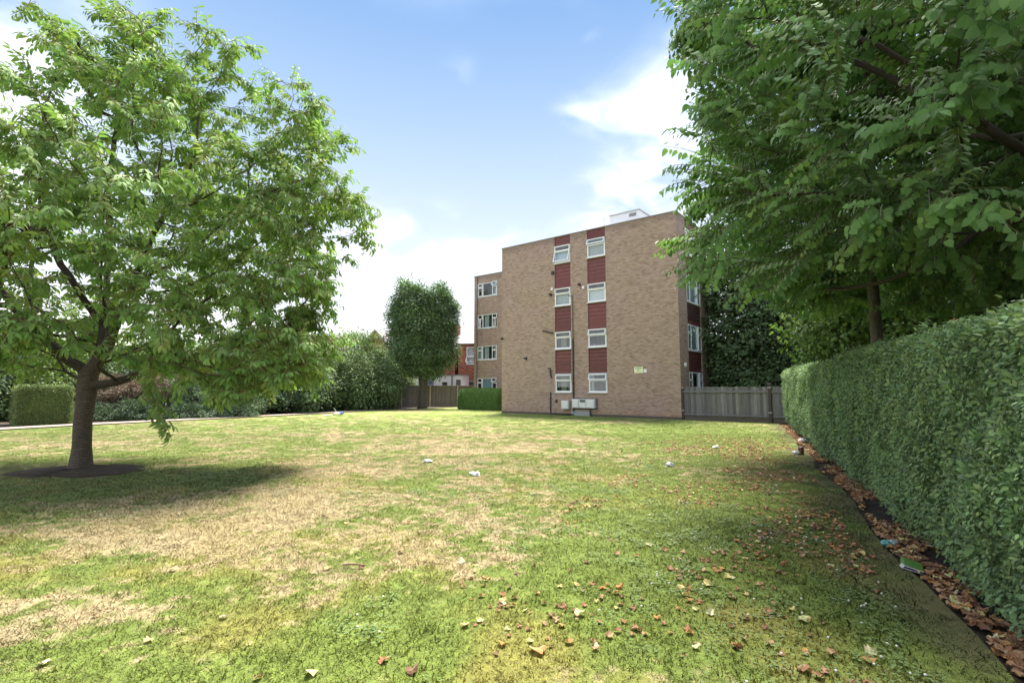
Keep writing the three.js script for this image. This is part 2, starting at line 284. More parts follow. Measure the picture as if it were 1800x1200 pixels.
// three-light window: side lights with small top lights
function triWindow(b, x, y, w, h, z, opens, what, turn = 0) {
  const g = new THREE.Group(); g.name = 'window'; g.position.set(x, y, z); g.rotation.y = turn; b.add(g);
  const sw = w * 0.25, th = h * 0.32, cw = w - 2 * sw;
  mesh('frame', merge([...ringFrame(w, h, 0.06, -0.07, 0), bar(-cw / 2 - 0.035, -cw / 2 + 0.035, 0.06, h - 0.06, -0.07, 0), bar(cw / 2 - 0.035, cw / 2 + 0.035, 0.06, h - 0.06, -0.07, 0), bar(-w / 2 + 0.06, -cw / 2 - 0.035, h - th - 0.03, h - th + 0.03, -0.07, 0), bar(cw / 2 + 0.035, w / 2 - 0.06, h - th - 0.03, h - th + 0.03, -0.07, 0)]), upvc, g);
  mesh('pane', bar(-cw / 2 + 0.03, cw / 2 - 0.03, 0.055, h - 0.055, -0.04, -0.034), glass, g);
  for (const s of [-1, 1]) {
    const k = s < 0 ? 0 : 2;
    sashUnit(g, sw - 0.03, th - 0.01, s * (cw / 2 + sw / 2), h - th, opens[k + 1]);
    sashUnit(g, sw - 0.03, h - th - 0.03, s * (cw / 2 + sw / 2), 0.02, opens[k], 'side');
  }
  mesh('sill', bar(-w / 2 - 0.04, w / 2 + 0.04, -0.05, -0.002, -0.07, 0.07), upvc, g);
  room(g, w, h, what); return g;
}
// horizontal shiplap boards
function cladding(b, x0, x1, y0, y1, z, mat, along = 'x', name = 'cladding_panel') {
  const n = Math.max(1, Math.round((y1 - y0) / 0.115)), step = (y1 - y0) / n, list = [];
  for (let i = 0; i < n; i++) { const g = bx(x0, x1, y0 + i * step + 0.006, y0 + (i + 1) * step - 0.003, z - 0.03, z, i * 0.37, i * 0.613 - y0 - i * step); const p = g.attributes.position; for (let k = 0; k < p.count; k++) if (p.getZ(k) > z - 0.01 && p.getY(k) > y0 + (i + 0.6) * step) p.setZ(k, z - 0.017); list.push(g); }
  list.push(bx(x0, x1, y0, y1, z - 0.06, z - 0.031));
  const g = merge(list); if (along === 'z') g.rotateY(Math.PI / 2);
  return mesh(name, g, mat, b);
}

// ---------------------------------------------------------------- the block of flats
{
  const b = thing('apartment_building', 'four storey tan brick block of flats with maroon boarded window bays', 'building', BL.toArray(), BTURN);
  const W = 11.86, TOP = 10.9, C1 = [4.2, 5.34], C2 = [6.5, 7.69], SILL = [1.37, 3.96, 6.59, 9.24], WH = [1.03, 1.03, 1.07, 1.07];
  const wall = (list, mat = brickTan) => mesh('wall', merge(list), mat, b);
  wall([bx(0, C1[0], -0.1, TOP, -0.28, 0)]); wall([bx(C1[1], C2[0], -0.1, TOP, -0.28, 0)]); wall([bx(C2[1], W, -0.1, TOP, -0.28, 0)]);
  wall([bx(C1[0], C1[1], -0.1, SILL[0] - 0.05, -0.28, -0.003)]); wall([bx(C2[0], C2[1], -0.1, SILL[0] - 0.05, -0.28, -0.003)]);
  // right return with its window bay, set a little back from the corner pier
  wall([bx(W - 0.28, W, -0.1, TOP, -1.3, -0.28, 3)]); wall([bx(W - 0.28, W, -0.1, TOP, -4.9, -3.55, 5)]);
  wall([bx(0, 0.28, -0.1, TOP, -5.3, -0.28)]);                                                      // left flank
  wall([bx(0.28, W - 0.28, -0.1, TOP, -5.2, -4.95, 4)]);
  // wing
  const WZ = -5.3, X0 = -7.35, WL = -6.95, WR = -4.85, WS = [1.32, 3.93, 6.52, 9.16], WWH = [1.1, 1.12, 1.12, 1.12];
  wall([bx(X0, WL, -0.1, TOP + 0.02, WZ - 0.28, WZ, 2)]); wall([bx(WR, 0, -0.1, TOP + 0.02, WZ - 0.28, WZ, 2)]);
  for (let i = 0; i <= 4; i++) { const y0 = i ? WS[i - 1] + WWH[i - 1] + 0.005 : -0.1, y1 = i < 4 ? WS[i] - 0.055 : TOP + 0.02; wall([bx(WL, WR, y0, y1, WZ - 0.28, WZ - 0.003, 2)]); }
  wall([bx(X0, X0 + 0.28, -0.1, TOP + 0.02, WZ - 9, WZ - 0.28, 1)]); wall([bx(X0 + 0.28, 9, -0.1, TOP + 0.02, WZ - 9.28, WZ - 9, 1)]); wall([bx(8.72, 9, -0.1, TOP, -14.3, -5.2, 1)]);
  // roofs and copings
  mesh('roof', merge([bx(0.28, W - 0.28, TOP - 0.35, TOP - 0.25, -4.95, -0.28), bx(X0 + 0.28, 8.72, TOP - 0.35, TOP - 0.25, WZ - 9, WZ - 0.28)]), std(lin(0.12, 0.12, 0.12), 0.9), b);
  mesh('coping', merge([bx(-0.03, W + 0.03, TOP, TOP + 0.05, -0.3, 0.03), bx(W - 0.3, W + 0.03, TOP, TOP + 0.05, -5.2, -0.3), bx(-0.03, 0.27, TOP, TOP + 0.05, -5.2, -0.3)]), std(lin(0.22, 0.21, 0.2), 0.85), b);
  mesh('coping', merge([bx(X0 - 0.03, -0.02, TOP + 0.02, TOP + 0.07, WZ - 0.3, WZ + 0.03), bx(X0 - 0.03, X0 + 0.27, TOP + 0.02, TOP + 0.07, WZ - 9, WZ - 0.3)]), std(lin(0.22, 0.21, 0.2), 0.85), b);
  // dark bitumen course at the foot
  const foot = std(lin(0.1, 0.085, 0.075), 0.9, { bumpMap: rep(tanBump, TW, TH), bumpScale: 0.006 });
  mesh('plinth', bx(-0.004, W + 0.004, -0.1, 0.13, -0.2, 0.006), foot, b);
  // window bays of the facade
  const RED = -0.045;
  const open = [[0, 0, 0, 0], [0.26, 0.22, 0, 0.42]], low = [[0, 0, 0, 0.3], [0, 0, 0, 0]];
  const what = [[['olive'], ['olive'], ['net', 'ornaments'], ['blind']], [['leftc'], ['ornaments'], ['blind'], ['white']]];
  [C1, C2].forEach(([a, c], k) => {
    for (let i = 0; i < 4; i++) {
      facadeWindow(b, (a + c) / 2, SILL[i], c - a - 0.02, WH[i], open[k][i], low[k][i], what[k][i]);
      const y0 = SILL[i] + WH[i] + 0.006, y1 = i < 3 ? SILL[i + 1] - 0.05 : TOP;
      cladding(b, a + 0.005, c - 0.005, y0, y1, RED, claddings[(i + k) % 3]);
    }
    mesh('flashing', bx(a, c, SILL[0] + WH[0] + 0.005, SILL[0] + WH[0] + 0.075, -0.044, -0.02), std(lin(0.4, 0.41, 0.43), 0.6), b);
  });
  // bay on the return
  const RS = [1.15, 3.66, 6.3, 8.95], RH = [1.32, 1.4, 1.42, 1.42];
  for (let i = 0; i < 4; i++) {
    const wdw = triWindow(b, W - 0.05, RS[i], 2.24, RH[i], -2.425, [0, 0, 0, 0], [['rightc'], ['teal'], ['white'], ['white']][i], Math.PI / 2);
    const y0 = RS[i] + RH[i] + 0.004, y1 = i < 3 ? RS[i + 1] - 0.055 : TOP, c = cladding(b, -1.12, 1.12, y0, y1, 0, i === 1 ? claddings[0] : claddings[1]);
    c.rotation.y = Math.PI / 2; c.position.set(W - 0.06, 0, -2.425);
    if (i === 1) { const v = cladding(b, -1.12, 1.12, y0 + 0.28, y1 - 0.05, 0.01, cladDark, 'x', 'panel_inset'); v.rotation.y = Math.PI / 2; v.position.set(W - 0.045, 0, -2.425); }
  }
  mesh('wall', bx(W - 0.28, W - 0.03, -0.1, RS[0] - 0.055, -3.55, -1.3, 3), brickTan, b);
  // wing windows
  const wo = [[0, 0, 0, 0.5], [0, 0, 0, 0], [0.35, 0, 0.3, 0], [0, 0, 0, 0.5]], ww = [['teal'], ['leftc', 'midc', 'rightc'], ['midc'], ['rightc']];
  for (let i = 0; i < 4; i++) triWindow(b, (WL + WR) / 2, WS[i], WR - WL - 0.01, WWH[i], WZ - 0.03, wo[i], ww[i]);
  // pipes on the wing and the facade
  const pipe = (pts, r, name = 'pipe', mat = blackPipe) => mesh(name, tube(pts.map((q) => V3(...q)), pts.map(() => r), 8), mat, b);
  pipe([[-6.98, 0, WZ + 0.05], [-6.98, 10.9, WZ + 0.05]], 0.035, 'drain_pipe', std(lin(0.13, 0.11, 0.1), 0.7));
  pipe([[5.49, 0.25, 0.06], [5.49, 4.5, 0.06]], 0.045, 'soil_pipe'); pipe([[5.49, 4.5, 0.05], [5.49, 7.12, 0.05], [5.2, 7.14, 0.05]], 0.025, 'soil_pipe', std(lin(0.1, 0.075, 0.065), 0.6));
  for (const y of [1.9, 3.1, 4.3]) mesh('pipe_collar', new THREE.CylinderGeometry(0.06, 0.06, 0.09, 12).translate(5.49, y, 0.06), blackPipe, b);
  pipe([[3.86, 1.36, 0.05], [3.86, 0.12, 0.05], [4.05, 0.07, 0.05], [5.5, 0.07, 0.05]], 0.035, 'waste_pipe'); pipe([[3.68, 2.8, 0.03], [3.86, 2.78, 0.06], [3.88, 2.35, 0.07], [3.98, 2.24, 0.09]], 0.045, 'waste_pipe');
  pipe([[3.3, 5.14, 0.03], [3.4, 5.13, 0.07], [3.85, 5.0, 0.07], [4.08, 4.97, 0.04]], 0.045, 'waste_pipe'); pipe([[4.6, 3.1, -0.02], [5.42, 3.1, -0.02]], 0.02, 'waste_pipe', std(lin(0.14, 0.07, 0.06), 0.6)); pipe([[5.2, 5.72, -0.02], [5.46, 5.7, 0.02]], 0.025, 'waste_pipe', std(lin(0.12, 0.09, 0.09), 0.6));
  const flue = (x, y, r, mat) => mesh('flue', new THREE.CylinderGeometry(r, r * 1.1, 0.16, 14).rotateX(Math.PI / 2).translate(x, y, 0.08), mat, b);
  flue(2.0, 3.47, 0.075, blackPipe); flue(3.92, 7.35, 0.08, blackPipe); flue(5.98, 7.72, 0.07, blackPipe); flue(0.06, 4.85, 0.06, blackPipe);
  mesh('flue_box', new RoundedBoxGeometry(0.16, 0.2, 0.14, 2, 0.02).translate(4.1, 8.68, 0.07), blackPipe, b);
  mesh('vent', new RoundedBoxGeometry(0.14, 0.16, 0.05, 2, 0.01).translate(4.0, 7.7, 0.025), upvc, b); mesh('vent', new RoundedBoxGeometry(0.14, 0.16, 0.05, 2, 0.01).translate(6.22, 7.52, 0.025), upvc, b);
  const ab = []; for (let k = 0; k < 4; k++) ab.push(bx(4.19, 4.33, 0.74 + k * 0.045, 0.77 + k * 0.045, -0.005, 0.015)); ab.push(bx(4.18, 4.34, 0.72, 0.93, -0.01, 0.006)); mesh('air_brick', merge(ab), std(lin(0.06, 0.03, 0.03), 0.9), b);
  // meter boxes with doors
  const boxM = std(lin(0.62, 0.62, 0.6), 0.5), boxDoor = std(lin(0.7, 0.7, 0.69), 0.45);
  const meterBox = (x0, x1, y0, y1, d, win) => {
    const g = new THREE.Group(); g.name = 'meter_box'; g.position.set((x0 + x1) / 2, y0, 0.002); b.add(g);
    const w = x1 - x0, h = y1 - y0; mesh('case', new RoundedBoxGeometry(w, h, d, 2, 0.015).translate(0, h / 2, d / 2), boxM, g);
    mesh('door', new RoundedBoxGeometry(w - 0.08, h - (win ? 0.24 : 0.08), 0.02, 2, 0.008).translate(0, (h - (win ? 0.18 : 0)) / 2, d + 0.006), boxDoor, g);
    mesh('lock', new THREE.CylinderGeometry(0.012, 0.012, 0.02, 8).rotateX(Math.PI / 2).translate(w * 0.32, h * 0.45, d + 0.02), blackPipe, g);
    if (win) mesh('viewer', bx(-w / 2 + 0.05, w / 2 - 0.05, h - 0.19, h - 0.04, d - 0.01, d + 0.008), std(lin(0.08, 0.11, 0.11), 0.2), g);
  };
  meterBox(4.75, 5.25, 0.38, 0.88, 0.24); meterBox(5.48, 5.94, 0.46, 0.98, 0.22); meterBox(5.96, 6.42, 0.46, 0.98, 0.22, true); meterBox(6.44, 6.98, 0.46, 0.98, 0.24);
  mesh('backboard', bx(5.42, 7.04, 0.4, 1.03, 0.0, 0.012), std(lin(0.06, 0.06, 0.065), 0.8), b);
  pipe([[6.6, 0.42, 0.08], [6.6, -0.02, 0.08]], 0.03, 'waste_pipe'); mesh('concrete_patch', bx(5.3, 6.6, -0.05, 0.3, 0.0, 0.02), std(lin(0.33, 0.34, 0.36), 0.9), b);
  // sign plate: pale yellow green with lines of print, and a small white notice beside it
  const cv = document.createElement('canvas'); cv.width = 192; cv.height = 128; const c = cv.getContext('2d'); c.fillStyle = '#e4e8c4'; c.fillRect(0, 0, 192, 128); c.fillStyle = '#9fb389'; c.fillRect(20, 14, 150, 26); c.fillRect(34, 48, 116, 10); c.fillStyle = '#8d9a72'; c.fillRect(70, 66, 40, 16); c.fillStyle = '#c2c79a'; c.fillRect(16, 92, 160, 8); c.fillRect(40, 106, 110, 8);
  const st = new THREE.CanvasTexture(cv); st.colorSpace = THREE.SRGBColorSpace;
  mesh('sign_plate', new THREE.BoxGeometry(0.5, 0.33, 0.012).translate(9.58, 2.58, 0.012), [boxDoor, boxDoor, boxDoor, boxDoor, std(0xffffff, 0.5, { map: st }), boxDoor], b);
  mesh('notice', bx(9.87, 10.03, 2.43, 2.62, 0.002, 0.012), std(lin(0.8, 0.8, 0.85), 0.5), b);
  // round bulkhead lamp on the return
  const lampG = new THREE.SphereGeometry(0.13, 20, 12, 0, 2 * Math.PI, 0, Math.PI / 2).scale(1, 0.5, 1).rotateZ(-Math.PI / 2).translate(W + 0.03, 2.8, -0.72);
  mesh('bulkhead_lamp', merge([lampG, new THREE.CylinderGeometry(0.14, 0.14, 0.04, 20).rotateZ(Math.PI / 2).translate(W + 0.01, 2.8, -0.72)]), std(lin(0.75, 0.75, 0.74), 0.4), b);
  // roof housing and aerial
  const white = std(lin(0.72, 0.75, 0.8), 0.6), rg = new THREE.Group(); rg.name = 'roof_housing'; rg.position.set(0, TOP - 0.3, 0); b.add(rg);
  const s2 = new THREE.Shape([[7.0, 0], [8.95, 0], [8.95, 1.6], [7.0, 1.6]].map((q) => new THREE.Vector2(...q)));
  mesh('housing', new THREE.ExtrudeGeometry(s2, { depth: 2.2, bevelEnabled: false }).translate(0, 0, -4.2), white, rg);
  mesh('housing_roof', bx(6.96, 8.99, 1.6, 1.66, -4.25, -1.95), std(lin(0.4, 0.41, 0.43), 0.7), rg);
  mesh('louvre', merge([0, 1, 2].map((k) => bx(8.3, 8.75, 1.3 + k * 0.07, 1.34 + k * 0.07, -2.01, -1.98))), std(lin(0.12, 0.12, 0.13), 0.6), rg);
  pipe([[6.6, TOP - 0.3, -2], [6.6, TOP + 1.3, -2]], 0.018, 'aerial_mast', std(lin(0.35, 0.35, 0.36), 0.5)); pipe([[6.4, TOP + 1.25, -2], [6.85, TOP + 1.25, -2]], 0.01, 'aerial', std(lin(0.35, 0.35, 0.36), 0.5));
}

// ---------------------------------------------------------------- the terrace behind
const slateTex = tex8(512, 512, (i, j) => { const row = Math.floor(j / 16), a = Math.floor((i + (row % 2) * 12) / 24), k = 0.85 + 0.3 * hash(a, row, 81) - ((j % 16) < 1 ? 0.2 : 0); return [150 * k, 142 * k, 146 * k]; });
const slate = std(0xffffff, 0.8, { map: rep(slateTex, 5, 5), name: 'slate' });
function houseWindow(p, x, y, w, h, z, openLow) {
  const g = new THREE.Group(); g.name = 'window'; g.position.set(x, y, z); p.add(g);
  mesh('frame', merge([...ringFrame(w, h, 0.07, -0.02, 0.03), bar(-w / 2 + 0.07, w / 2 - 0.07, h * 0.45, h * 0.45 + 0.08, -0.02, 0.03)]), upvc, g);
  mesh('pane', bar(-w / 2 + 0.06, w / 2 - 0.06, 0.06, h - 0.06, -0.012, -0.006), glass, g);
  mesh('sill', bar(-w / 2 - 0.05, w / 2 + 0.05, -0.08, -0.002, -0.02, 0.08), concrete, g);
  mesh('room', bar(-w / 2, w / 2, 0.0, h, -0.5, -0.3), roomWall, g);
  if (openLow) { const s = mesh('sash', merge(ringFrame(w - 0.06, h * 0.44, 0.06, -0.02, 0.03).map((q) => q.translate(0, -h * 0.44, 0))), upvc, g); s.position.set(0, h * 0.45, 0.05); s.rotation.x = -0.7; }
}
function gableHouse(label, pos, turn, w, d, eaves, ridge, axis, wins, chimney, group) {
  const h = thing('terraced_house', label, 'house', pos, turn, group);
  // walls with openings left behind each window: front built in strips
  const xs = [-w / 2, ...wins.flatMap((q) => [q[0] - q[2] / 2, q[0] + q[2] / 2]), w / 2].sort((a, b) => a - b).filter((v, i, a) => !i || v - a[i - 1] > 1e-4), parts = [];
  for (let i = 0; i + 1 < xs.length; i++) {
    const xm = (xs[i] + xs[i + 1]) / 2, hole = wins.filter((q) => Math.abs(xm - q[0]) < q[2] / 2).sort((a, b) => a[1] - b[1]); let y = -0.1;
    for (const q of hole) { parts.push(bx(xs[i], xs[i + 1], y, q[1], -0.25, 0)); y = q[1] + q[3]; }
    parts.push(bx(xs[i], xs[i + 1], y, eaves, -0.25, 0));
  }
  mesh('wall', merge([...parts, bx(-w / 2, -w / 2 + 0.25, -0.1, eaves, -d, -0.25), bx(w / 2 - 0.25, w / 2, -0.1, eaves, -d, -0.25), bx(-w / 2 + 0.25, w / 2 - 0.25, -0.1, eaves, -d, -d + 0.25)]), brickRed, h);
  const tri = (a, b, c, th) => { const s = new THREE.Shape([a, b, c].map((q) => new THREE.Vector2(...q))); return new THREE.ExtrudeGeometry(s, { depth: th, bevelEnabled: false }); };
  const slab = (run, len) => { const L = Math.hypot(run, ridge - eaves) + 0.3, g = bx(-len / 2 - 0.25, len / 2 + 0.25, -0.06, 0.06, 0, L); return [g, Math.atan2(ridge - eaves, run)]; };
  if (axis === 'x') {
    for (const s of [-1, 1]) { const [g, a] = slab(d / 2, w); const r = mesh('roof', g, slate, h); r.position.set(0, ridge + 0.05, -d / 2); r.rotation.set(a, s > 0 ? 0 : Math.PI, 0, 'YXZ'); }
    mesh('gable', merge([tri([-d, eaves], [0, eaves], [-d / 2, ridge], 0.25).rotateY(-Math.PI / 2).translate(-w / 2 + 0.25, 0, 0), tri([-d, eaves], [0, eaves], [-d / 2, ridge], 0.25).rotateY(-Math.PI / 2).translate(w / 2, 0, 0)].map((g) => g.index ? g.toNonIndexed() : g)), brickRed, h);
  } else {
    for (const s of [-1, 1]) { const [g, a] = slab(w / 2, d); const r = mesh('roof', g, slate, h); r.position.set(0, ridge + 0.05, -d / 2); r.rotation.set(a, s * Math.PI / 2, 0, 'YXZ'); }
    mesh('gable', tri([-w / 2, eaves], [w / 2, eaves], [0, ridge], 0.25).translate(0, 0, -0.25), brickRed, h);
  }
  if (chimney) { const ch = mesh('chimney', bx(chimney - 0.45, chimney + 0.45, ridge - 0.8, ridge + 1.1, -d / 2 - 0.35, -d / 2 + 0.35), brickRed, h); for (const k of [-0.22, 0.22]) { const q = mesh('chimney_pot', new THREE.CylinderGeometry(0.1, 0.13, 0.4, 10).translate(chimney + k, ridge + 1.3, -d / 2), std(lin(0.35, 0.14, 0.08), 0.9), ch); q.userData = {}; } }
  for (const q of wins) houseWindow(h, q[0], q[1], q[2], q[3], 0.0, q[4]);
  mesh('gutter', tube([V3(-w / 2 - 0.1, eaves - 0.02, 0.1), V3(w / 2 + 0.1, eaves - 0.02, 0.1)], [0.06, 0.06], 8), blackPipe, h);
  return h;
}
gableHouse('red brick house with slate roof and a propped open window beside the flats', [-2.6, 0, -51.5], BTURN * 0.35, 6.0, 8, 6.2, 8.2, 'x', [[-1.55, 4.05, 1.1, 1.75, 1], [-1.55, 1.2, 1.1, 1.15, 0]], null, 'terrace of red brick houses');
gableHouse('red brick house with small gable wing hidden behind the pollarded lime tree', [-8.6, 0, -53], BTURN * 0.35, 5.6, 7, 5.2, 7.4, 'x', [[-1.2, 3.4, 1, 1.5, 0]], 1.6, 'terrace of red brick houses');
gableHouse('red brick house with pointed gable showing over the shrubs', [-15.1, 0, -56], BTURN * 0.35, 4.6, 8, 5.6, 8.0, 'z', [[0, 4.2, 1, 1.4, 0]], null, 'terrace of red brick houses');
{
  const e = thing('house_extension', 'low white rendered extension behind the close boarded fence', 'extension', [-7.1, 0, -49.6], BTURN * 0.35);
  const rend = std(lin(0.72, 0.73, 0.76), 0.85, { bumpMap: rep(speck, 2, 2), bumpScale: 0.003 });
  mesh('wall', bx(-2.7, 2.4, -0.1, 2.85, -2.0, 0), rend, e); mesh('wall', bx(-4.2, -2.72, -0.1, 2.1, -2.0, -0.1), rend, e);
  mesh('roof', bx(-2.8, 2.5, 2.85, 2.93, -2.1, 0.08), std(lin(0.2, 0.2, 0.2), 0.9), e);
  mesh('door', bx(-1.4, -0.55, 0, 2.6, -0.02, 0.03), std(lin(0.16, 0.2, 0.3), 0.5), e);
  mesh('vent', bx(0.35, 0.85, 1.9, 2.2, -0.01, 0.03), blackPipe, e); mesh('drain_pipe', tube([V3(1.35, 0, 0.06), V3(1.35, 2.9, 0.06)], [0.045, 0.045], 8), blackPipe, e); mesh('drain_pipe', tube([V3(-2.75, 0, 0.06), V3(-2.75, 2.9, 0.06)], [0.045, 0.045], 8), blackPipe, e);
  mesh('window', merge(ringFrame(0.6, 0.75, 0.06, 0.0, 0.04, 2.0, 1.75)), upvc, e); mesh('pane', bx(1.75, 2.25, 1.8, 2.45, 0.004, 0.012), std(lin(0.12, 0.13, 0.14), 0.1), e);
}

// ---------------------------------------------------------------- fences
const greyWood = [0, 1, 2, 3, 4].map((k) => std(lin(...[[0.23, 0.225, 0.235], [0.29, 0.285, 0.29], [0.19, 0.185, 0.19], [0.25, 0.235, 0.215], [0.36, 0.355, 0.36]][k]), 0.9, { map: rep(tex8(128, 256, (i, j) => { const g = fbm(i / 2.2, j / 40, 300 + k * 7, 4), v = 200 + 110 * (g - 0.5) - (hash(i >> 2, j >> 5, k) > 0.985 ? 60 : 0); return [v, v, v]; }), 0.25, 1.2), bumpMap: rep(speck, 0.3, 3), bumpScale: 0.002, name: 'weathered_board' }));
function fence(label, A, B, h, opt) {
  const f = thing('board_fence', label, 'fence', A.toArray(), -Math.atan2(B.z - A.z, B.x - A.x)), L = Math.hypot(B.x - A.x, B.z - A.z), r = rngOf(opt.seed), bw = opt.board, n = Math.floor(L / bw);
  const geos = [0, 1, 2].map((k) => { const t = 0.018 + k * 0.003; const g = bx(0, bw - 0.006, 0, 1, 0, t, k, k * 0.3); return g; });
  for (let i = 0; i < n; i++) {
    const m = mesh('board', geos[i % 3], greyWood[opt.tones[Math.floor(r() * opt.tones.length)]], f);
    m.position.set(i * bw, opt.gravel ?? 0.02, (r() - 0.5) * 0.012 - 0.012); m.scale.y = h - (opt.gravel ?? 0.02) + (r() - 0.5) * 0.03; m.rotation.z = (r() - 0.5) * 0.008;
  }
  for (const y of opt.rails) mesh('rail', new RoundedBoxGeometry(L, 0.075, 0.06, 1, 0.01).translate(L / 2, y, 0.048), greyWood[opt.railTone ?? 4], f);
  if (opt.gravel) mesh('gravel_board', bx(0, L, -0.05, opt.gravel - 0.004, -0.02, 0.02), opt.gravelMat ?? std(lin(0.11, 0.095, 0.08), 0.95), f);
  for (const [x, hh, w, mat] of opt.posts) { const p = mesh('post', new RoundedBoxGeometry(w, hh + 0.1, w, 1, 0.012).translate(x, hh / 2 - 0.05, opt.postZ ?? 0.05), mat, f); if (mat === darkPost) { for (const y of [0.45, 1.6]) mesh('bracket', bx(x - w / 2 - 0.012, x + w / 2 + 0.012, y, y + 0.045, 0.0, 0.05 + w / 2 + 0.012), std(lin(0.4, 0.38, 0.36), 0.6), p); } }
  return f;
}
const darkPost = std(lin(0.055, 0.04, 0.038), 0.7), concPost = std(lin(0.42, 0.39, 0.36), 0.9, { bumpMap: rep(speck, 1, 1), bumpScale: 0.003 });
const onWall = (u, v) => BL.clone().addScaledVector(BU, u).addScaledVector(BV, v);
fence('weathered grey board fence with dark post between the flats and the clipped hedge', onWall(11.9, 0.1), onWall(20, 0.1), 1.66, { seed: 5, board: 0.135, tones: [0, 0, 1, 2, 3, 1, 4, 2], rails: [0.28, 1.42], railTone: 1, gravel: 0.2, posts: [[0.03, 1.66, 0.08, darkPost], [4.08, 1.82, 0.13, darkPost], [7.6, 1.7, 0.1, darkPost]] });
const FA = V3(-11.6, 0, -39.6), FB = V3(-2.5, 0, -46.3);
{
  const L = FA.distanceTo(FB), posts = []; for (const px of [706, 756, 804, 845]) { const t = (px - 900) / F, dx = (FB.x - FA.x) / L, dz = (FB.z - FA.z) / L, s = (-t * FA.z - FA.x) / (dx + t * dz); posts.push([s, 1.85, 0.11, concPost]); }
  fence('brown close boarded fence with concrete posts behind the pollarded lime', FA, FB, 1.82, { seed: 9, board: 0.11, tones: [0, 1, 0, 3], rails: [1.8], railTone: 3, gravel: 0.22, gravelMat: std(lin(0.2, 0.18, 0.17), 0.9), posts, postZ: 0.03 });
}

// ---------------------------------------------------------------- leaves
// a leaf lies in x (across) and y (along), folded along its midrib, curling at the tip
function leafGeo(profile, fold, curl, segs) {
  const pos = [], idx = [], n = profile.length;
  profile.forEach(([w, t]) => { const z = -curl * t * t; pos.push(-w, t, z + fold * w, 0, t, z, w, t, z + fold * w); });
  for (let i = 0; i + 1 < n; i++) { const a = i * 3, b = a + 3; for (const k of [0, 1]) { if (profile[i][0] > 0) idx.push(a + k, a + k + 1, b + k + (k ? 0 : 1)); if (profile[i + 1][0] > 0) k ? idx.push(a + 2, b + 2, b + 1) : idx.push(a, b + 1, b); } }
  const g = new THREE.BufferGeometry(); g.setAttribute('position', new THREE.Float32BufferAttribute(pos, 3)); g.setIndex(idx); g.computeVertexNormals(); return g.toNonIndexed();
}
const limeLeaf = leafGeo([[0.26, -0.04], [0.46, 0.12], [0.5, 0.36], [0.36, 0.68], [0.12, 0.9], [0, 1.05]], 0.16, 0.22);
const cherryLeaf = leafGeo([[0, 0], [0.17, 0.22], [0.225, 0.5], [0.16, 0.78], [0, 1.05]], 0.3, 0.3);
const ovalLeaf = leafGeo([[0, 0], [0.24, 0.3], [0.22, 0.65], [0, 1]], 0.22, 0.15);
const maple = leafGeo([[0, 0], [0.42, 0.12], [0.28, 0.3], [0.5, 0.5], [0.24, 0.62], [0.16, 0.85], [0, 1]], 0.25, -0.2);
// places of leaves on one spray: list of matrices, tone each; the spray runs along +z, up is +y
function sprayLayout(kind, seed, n, len) {
  const r = rngOf(seed), list = [], q = new THREE.Quaternion(), Y = V3(0, 1, 0);
  const put = (p, dir, nrm, size, tone) => {
    const y = dir.clone().normalize(), z = nrm.clone().addScaledVector(y, -nrm.dot(y)).normalize(), x = V3().crossVectors(y, z);
    list.push([new THREE.Matrix4().makeBasis(x, y, z).scale(V3(size, size, size)).setPosition(p), tone]);
  };
  for (let i = 0; i < n; i++) {
    const t = (i + 0.5 * r()) / n, s = i % 2 ? 1 : -1, p = V3((r() - 0.5) * 0.03, -0.18 * len * t * t + (r() - 0.5) * 0.03, t * len), tone = 0.78 + 0.44 * r();
    if (kind === 'lime') put(p.add(V3(s * 0.035, -0.01, 0)), V3(s * (0.6 + 0.35 * r()), -0.5 - 0.6 * r(), 0.4 + 0.5 * (r() - 0.5)), V3(s * 0.25 + (r() - 0.5) * 0.6, 0.75, 0.85 + 0.5 * (r() - 0.5)), (0.05 + 0.05 * r()), tone);
    else if (kind === 'cherry') { const end = t > 0.45; put(p.add(V3(s * 0.01, 0, end ? -0.03 : 0)), V3(s * (0.25 + 0.75 * r()) * (end ? 1 : 1.1), -0.3 - 0.95 * r(), (end ? 0.6 : 0.15) + 0.6 * (r() - 0.3)), V3((r() - 0.5) * 0.7, 1, 0.35 + 0.6 * (r() - 0.3)), (0.085 + 0.045 * r()), tone); }
    else if (kind === 'hedge') { const a = r() * 6.283, b = Math.sqrt(r()) * len; put(V3(Math.cos(a) * b, Math.sin(a) * b, (r() - 0.7) * 0.11), V3(Math.cos(a) + (r() - 0.5) * 1.6, Math.sin(a) + (r() - 0.5) * 1.6, 0.35 + 0.5 * r()), V3((r() - 0.5) * 1.5, 0.25 + (r() - 0.5) * 1.5, 0.8), 0.033 + 0.024 * r(), 0.55 + 0.9 * r()); }
    else { const a = r() * 6.283, e = (r() - 0.35) * 1.6, d = V3(Math.cos(a) * Math.cos(e), Math.sin(e), Math.sin(a) * Math.cos(e) + 0.45), rr = len * (0.25 + 0.75 * r()); put(d.clone().multiplyScalar(rr), d.clone().add(V3((r() - 0.5), -0.35 - 0.4 * r(), (r() - 0.5))), V3((r() - 0.5) * 0.9, 1, 0.5), 0.085 + 0.06 * r(), 0.6 + 0.75 * r()); }
  }
  return list;
}
